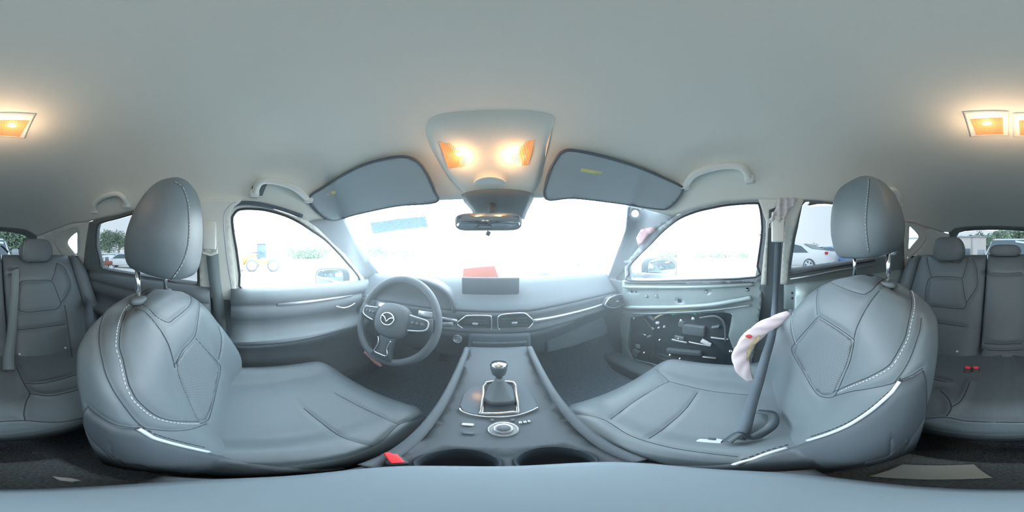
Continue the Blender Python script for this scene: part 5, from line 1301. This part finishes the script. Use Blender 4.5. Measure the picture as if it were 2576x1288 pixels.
for i, px_ in enumerate((1660, 1700, 1745, 1790, 1835, 1880)):
    tree(at(px_, 110), 4.0-0.2*i, 18, 'faint far tree in the passenger window, %s from the windscreen pillar' % ('first', 'second', 'third', 'fourth', 'fifth', 'sixth')[i], 'far trees in the passenger window', 50+i, 700, None, 0.8)

# ---- cars
def wheel_(t, c, ax, r=0.33, w=0.21, rim=True):
    v, f = lathe(Vector(c)-Vector(ax)*w/2, ax, [(r*0.62, 0), (r*0.92, 0.0), (r, 0.03), (r, w-0.03), (r*0.92, w), (r*0.62, w)], 28); wh = obj('wheel', v, f, M['tyre'], t)
    mb = MB(); a = Vector(ax).normalized(); u = a.orthogonal().normalized(); q = a.cross(u)
    mb.add(*lathe(Vector(c)-a*w*0.42, a, [(r*0.60, 0), (r*0.63, 0), (r*0.63, w*0.84), (r*0.60, w*0.84)], 28))
    for s in (-1, 1):
        for k in range(5):
            d = u*math.cos(k*1.2566)+q*math.sin(k*1.2566); mb.add(*tube([Vector(c)+a*s*w*0.50, Vector(c)+a*s*w*0.49+d*r*0.64], [0.05, 0.045], 6))
        mb.add(*tube([Vector(c)+a*s*w*0.495+(u*math.cos(j*math.pi/14)+q*math.sin(j*math.pi/14))*r*0.66 for j in range(28)], 0.022, 6, True))
        mb.add(*lathe(Vector(c)+a*s*(w*0.5), a, [(0.06, -0.02), (0.06, 0.02), (0, 0.02)], 14))
    obj('wheel_rim', mb.v, mb.f, M['white'], wh); return wh
def car(name, c, ang, paint, lab, cat, group=None, L=4.8, Wd=1.84, Ht=1.46, kind='sedan'):
    """nose towards local +x"""
    t = thing(name, lab, cat, c, group); c = Vector(c)
    if kind == 'sedan':
        top = [(-0.5, 0.98), (-0.47, 1.03), (-0.40, 1.06), (-0.33, 1.12), (-0.22, 1.36), (-0.12, Ht), (0.02, Ht), (0.10, 1.38), (0.22, 1.02), (0.34, 0.92), (0.46, 0.78), (0.5, 0.60)]
    elif kind == 'suv':
        top = [(-0.5, 0.9), (-0.49, 1.15), (-0.45, 1.45), (-0.38, Ht), (-0.1, Ht+0.03), (0.06, Ht), (0.12, 1.5), (0.23, 1.12), (0.36, 1.04), (0.46, 0.9), (0.5, 0.65)]
    else:
        top = [(-0.5, 1.0), (-0.49, 1.10), (-0.16, 1.10), (-0.14, 1.50), (-0.10, Ht), (0.06, Ht), (0.10, Ht-0.06), (0.20, 1.22), (0.30, 1.17), (0.46, 1.10), (0.5, 0.75)]
    belt = {'sedan': 0.92, 'suv': 1.05, 'pickup': 1.18}[kind]
    rows = []; xs = sorted(set([a for a, b in top]+list(np.linspace(-0.5, 0.5, 30))))
    tx = [a for a, b in top]; tz_ = [b for a, b in top]
    for x in xs:
        zt = float(np.interp(x, tx, tz_)); hw = Wd/2*(1-0.25*abs(2*x)**6); zb = 0.26+0.12*abs(2*x)**6
        k = max(0, min(1, (zt-belt)/(Ht-belt)))
        pr = [(hw*0.92, zb), (hw, zb+0.15), (hw*1.0, min(zt, 0.70)), (hw*0.97, min(zt, belt)-0.01), (hw*(0.97-0.18*k)-0.03, belt+(zt-belt)*0.85 if k > 0 else zt-0.02), (hw*(0.86-0.2*k), zt)]
        r = [(x*L, y, z) for y, z in pr]+[(x*L, -y, z) for y, z in pr[::-1]]
        rows.append([rz(p, ang, c) for p in r])
    v, f = loft(rows); obj('body', v, [q[::-1] for q in f], paint, t)
    # side windows
    gx = {'sedan': [(-0.30, 0), (-0.20, 0.82), (-0.08, 0.92), (0.04, 0.92), (0.10, 0.75), (0.19, 0)], 'suv': [(-0.44, 0), (-0.42, 0.8), (-0.3, 0.85), (0.04, 0.85), (0.12, 0.65), (0.2, 0)], 'pickup': [(-0.12, 0), (-0.115, 0.85), (0.05, 0.85), (0.10, 0.7), (0.17, 0)]}[kind]
    for s in (-1, 1):
        P = []
        for x, u in gx:
            zt = float(np.interp(x, tx, tz_)); z = belt+0.03+(min(zt, Ht)-belt-0.05)*u; k = max(0, min(1, (z-belt)/(Ht-belt))); hw = Wd/2*(1-0.25*abs(2*x)**6)
            P.append(rz((x*L, s*(hw*(0.975-0.19*k)+0.006-0.03*k), z), ang, c))
        v, f = prism(P, Matrix.Rotation(ang, 3, 'Z') @ V(0, -s*0.02, 0)); obj('side_window', v, f, M['carglass'], t, False)
    def sheet(x0, z0, x1, z1, w0, w1, nm):
        P = [rz(p, ang, c) for p in ((x0*L, -w0, z0), (x0*L, w0, z0), (x1*L, w1, z1), (x1*L, -w1, z1))]
        n = (P[1]-P[0]).cross(P[2]-P[0]).normalized(); n = n if n.z > 0 else -n
        v, f = prism([p+n*0.015 for p in P], -n*0.03); return obj(nm, v, f, M['carglass'], t, False)
    if kind == 'sedan': sheet(0.215, 1.03, 0.105, Ht-0.07, Wd*0.40, Wd*0.33, 'windscreen'); sheet(-0.325, 1.13, -0.215, Ht-0.09, Wd*0.38, Wd*0.32, 'rear_window')
    elif kind == 'suv': sheet(0.225, 1.14, 0.125, Ht-0.12, Wd*0.42, Wd*0.36, 'windscreen'); sheet(-0.49, 1.18, -0.452, 1.46, Wd*0.38, Wd*0.34, 'rear_window')
    else: sheet(0.198, 1.235, 0.103, Ht-0.09, Wd*0.43, Wd*0.36, 'windscreen'); sheet(-0.142, 1.25, -0.12, Ht-0.1, Wd*0.34, Wd*0.32, 'rear_window')
    for x in (-0.31, 0.31):
        for s in (-1, 1):
            a3 = Matrix.Rotation(ang, 3, 'Z') @ V(0, 1, 0); wheel_(t, rz((x*L, s*(Wd/2-0.10), 0.335), ang, c), a3, 0.335 if kind != 'pickup' else 0.39)
    for s in (-1, 1):
        v, f = rbox((0, 0, 0), (0.12, 0.30, 0.13), 0.03); v = [rz(Vector(p)+V(-0.485*L, s*Wd*0.36, 0.92), ang, c) for p in v]; obj('tail_lamp', v, f, M['tail'], t)
        v, f = rbox((0, 0, 0), (0.12, 0.32, 0.12), 0.03); v = [rz(Vector(p)+V(0.475*L, s*Wd*0.34, 0.74), ang, c) for p in v]; obj('head_lamp', v, f, M['white'], t)
        mh = {'sedan': 1.0, 'suv': 1.15, 'pickup': 1.34}[kind]; ms = (0.10, 0.22, 0.15) if kind != 'pickup' else (0.12, 0.26, 0.24)
        v, f = rbox((0, 0, 0), ms, 0.03); v = [rz(Vector(p)+V(0.165*L, s*(Wd/2+0.12), mh), ang, c) for p in v]; mo = obj('door_mirror', v, f, M['cargrey'] if kind == 'pickup' else paint, t)
        v, f = tube([rz((0.165*L, s*(Wd/2-0.05), mh-0.06), ang, c), rz((0.165*L, s*(Wd/2+0.06), mh-0.06), ang, c)], 0.025, 6); obj('mirror_arm', v, f, M['cardark'], mo)
    return t
def face(px, turn=0): return math.radians(90-((px-1288)*360/2576+YAW)+turn)   # heading of a column as an angle in plan
# white sedan through the passenger side rear window: tail towards the rear, seen from its side
_a = math.radians((2037-1288)*360/2576+YAW); _r = V(math.sin(_a), math.cos(_a), 0); _t = V(-math.cos(_a), math.sin(_a), 0)
_h = _t*math.cos(math.radians(30))+_r*math.sin(math.radians(30)); _c = at(2037, 8.0)+_h*1.52+(_r*math.cos(math.radians(30))-_t*math.sin(math.radians(30)))*0.82
car('parked_sedan', _c, math.atan2(_h.y, _h.x), M['carwhite'], 'white sedan with a red tail lamp parked outside the passenger side rear window', 'car', None, 4.9, 1.85, 1.50)
car('parked_car', at(2066, 14), face(2066)+math.radians(60), M['carwhite'], 'pale car parked beyond the tail of the white sedan', 'car', None, 4.5, 1.8, 1.62, 'suv')
car('parked_car', at(2097, 11.5), face(2097)+math.radians(40), M['carblue'], 'bright blue car half hidden behind the passenger headrest', 'car', None, 4.3, 1.8, 1.42)
car('parked_car', at(2150, 13), face(2150)+math.radians(70), M['carblue'], 'blue car seen below the passenger headrest between its posts', 'car', None, 4.5, 1.8, 1.45)
# white pickup behind the tailgate, nose towards us
pk = car('pickup_truck', at(2545, 7.2), face(2545)+math.pi+math.radians(-5), M['carwhite'], 'white pickup truck facing us behind the rear window', 'pickup truck', None, 5.8, 2.02, 1.93, 'pickup')
q = [at(2555, 5.85, 0) for _ in range(1)][0]
P = [onR(2554, 605, 5.80), onR(2585, 609, 5.80), onR(2585, 613.5, 5.78), onR(2555, 609.5, 5.78)]
v, f = prism(P, Vector((0, 0.01, 0))); obj('windscreen_label', v, f, M['white'], pk, False)
# cars beyond the driver side rear window
car('parked_car', at(262, 21), face(262)+math.radians(75), M['carwhite'], 'silver-white car parked at the rear edge of the driver side rear window', 'car', None, 4.6, 1.8, 1.5, 'suv')
car('parked_car', at(279, 23), face(279)+math.radians(120), M['carblue'], 'pale blue car parked in the middle of the driver side rear window', 'car', None, 4.5, 1.8, 1.6, 'suv')
car('parked_car', at(294, 24), face(294)+math.radians(90), M['cardark'], 'dark car parked between the pale blue car and a white one', 'car', None, 4.4, 1.8, 1.5, 'suv')
car('parked_car', at(311, 17), face(311)+math.radians(60), M['carwhite'], 'white car just beside the driver headrest in the rear door window', 'car', None, 4.5, 1.8, 1.45)
car('parked_car', at(1480, 20), face(1480)+math.radians(85), M['cargrey'], 'faint grey car straight ahead through the passenger half of the windscreen', 'car', None, 4.6, 1.8, 1.5, 'suv')
car('parked_car', at(870, 60), face(870)+math.radians(85), M['carwhite'], 'far pale car by the driver door mirror on the horizon', 'car', None, 4.6, 1.8, 1.5, 'suv')
car('parked_car', at(990, 40), face(990)+math.radians(85), M['cargrey'], 'far grey car ahead above the steering wheel', 'car', None, 4.6, 1.8, 1.5, 'suv')
# small red-brown tractor
c = at(266, 13.2); t = thing('yard_tractor', 'small red-brown yard machine with fat wheels outside the driver side rear window', 'tractor', c); a = face(266)+math.radians(90)
v, f = rbox((0, 0, 0), (1.1, 0.5, 0.35), 0.08); v = [rz(Vector(p)+V(0, 0, 0.62), a, c) for p in v]; obj('body', v, f, M['rust'], t)
v, f = rbox((0, 0, 0), (0.3, 0.4, 0.4), 0.06); v = [rz(Vector(p)+V(-0.1, 0, 0.92), a, c) for p in v]; obj('seat', v, f, M['cardark'], t)
for x in (-0.42, 0.42):
    for s in (-1, 1): wheel_(t, rz((x, s*0.35, 0.26), a, c), Matrix.Rotation(a, 3, 'Z') @ V(0, 1, 0), 0.26, 0.2)
v, f = tube([rz((0.3, 0, 0.8), a, c), rz((0.15, 0, 1.05), a, c), rz((0.15, 0.3, 1.1), a, c)], 0.025, 6); obj('handlebar', v, f, M['cardark'], t)
# wheel loader seen through the driver window
c = at(655, 13.0); a = face(655)+math.radians(88)         # nose (bucket) towards local +x = left in the window
ld = thing('wheel_loader', 'yellow wheel loader with big tyres outside the driver window', 'wheel loader', c)
def LB(nm, ce, sz, m, b=0.04, ry=0):
    v, f = rbox((0, 0, 0), sz, b, rot('Y', ry)); v = [rz(Vector(p)+V(*ce), a, c) for p in v]; return obj(nm, v, f, m, ld)
LB('rear_frame', (-0.75, 0, 0.78), (1.4, 0.9, 0.55), M['loader']); LB('engine_hood', (-1.05, 0, 1.15), (0.95, 0.8, 0.45), M['cargrey']); LB('front_frame', (0.45, 0, 0.72), (0.8, 0.6, 0.4), M['loader'])
LB('cab', (-0.10, 0, 1.55), (0.72, 0.85, 1.15), M['carglass'], 0.06); LB('cab_roof', (-0.10, 0, 2.15), (0.82, 0.95, 0.07), M['cargrey'])
for x in (-1.0, 0.62):
    for s in (-1, 1):
        wv = wheel_(ld, rz((x, s*0.55, 0.47), a, c), Matrix.Rotation(a, 3, 'Z') @ V(0, 1, 0), 0.47, 0.36)
        ax_ = Matrix.Rotation(a, 3, 'Z') @ V(0, 1, 0); v, f = lathe(rz((x, s*0.55, 0.47), a, c)-ax_*0.19, ax_, [(0.0, 0), (0.26, 0), (0.27, 0.02), (0.27, 0.36), (0.26, 0.38), (0, 0.38)], 24); obj('wheel_disc', v, f, M['loader'], wv)
for s in (-1, 1):
    v, f = tube([rz(p, a, c) for p in ((0.15, s*0.25, 1.22), (0.6, s*0.25, 1.25), (1.1, s*0.25, 0.95), (1.45, s*0.25, 0.40))], 0.085, 6); obj('lift_arm', v, f, M['loader'], ld)
v, f = tube([rz(p, a, c) for p in ((0.2, 0, 1.45), (1.35, 0, 1.50))], 0.04, 8); obj('tilt_cylinder', v, f, M['cardark'], ld)
LB('tilt_link', (1.22, 0, 1.15), (0.16, 0.16, 0.8), M['loader'], 0.03, -20)
P = [rz(p, a, c) for p in ((1.35, -0.75, 0.95), (1.30, -0.75, 0.35), (1.45, -0.75, 0.06), (2.05, -0.75, 0.04), (1.6, -0.75, 0.20), (1.48, -0.75, 0.45), (1.55, -0.75, 0.95))]
v, f = prism(P, Matrix.Rotation(a, 3, 'Z') @ V(0, 1.5, 0)); obj('bucket', v, f, M['cargrey'], ld, False)
BS = -1
# pale building beyond the rear window
bd = thing('pale_building', 'long pale building with a dark window behind the rear window, passenger side', 'building', at(2440, 24)); c = at(2440, 24); a = face(2440)-math.pi/2
def BB(nm, ce, sz, m, par=None): v, f = rbox((0, 0, 0), sz, 0.02); v = [rz(Vector(p)+V(*ce), a, c) for p in v]; return obj(nm, v, f, m, par or bd)
BB('wall', (BS*5.6, 3, 1.85), (16, 6, 3.7), M['concrete']); BB('roof_edge', (BS*5.6, 3, 3.75), (16.3, 6.3, 0.18), M['cargrey'])
for x in (BS*0.6, BS*5.0, BS*9.2):
    w = BB('window', (x, -0.02, 1.5), (1.4, 0.1, 1.1), M['cargrey']); BB('window_glass', (x, -0.05, 1.5), (1.2, 0.1, 0.9), M['carglass'], w)
BB('downpipe', (-BS*0.25, -0.06, 1.8), (0.12, 0.12, 3.6), M['cargrey']); BB('roller_door', (-BS*1.4, -0.03, 1.2), (1.8, 0.1, 2.2), M['concrete'])

# ================================================================== HAZE added to imitate lens glare over the front half of the cabin
hm = bpy.data.materials.new('glare_haze'); hm.use_nodes = True; ht = hm.node_tree; ht.nodes.clear()
ho = ht.nodes.new('ShaderNodeOutputMaterial'); hs = ht.nodes.new('ShaderNodeVolumeScatter')
hs.inputs['Color'].default_value = (0.80, 0.92, 1.0, 1); hs.inputs['Density'].default_value = 0.24; hs.inputs['Anisotropy'].default_value = 0.6
ht.links.new(hs.outputs[0], ho.inputs['Volume'])
v, f = rbox((0, 0.56, -0.35), (1.34, 0.92, 0.86), 0.05); hz = obj('glare_haze', v, f, hm); tag(hz, 'thin pale haze added to imitate lens glare in the front half of the cabin', 'glare haze', None, 'stuff')
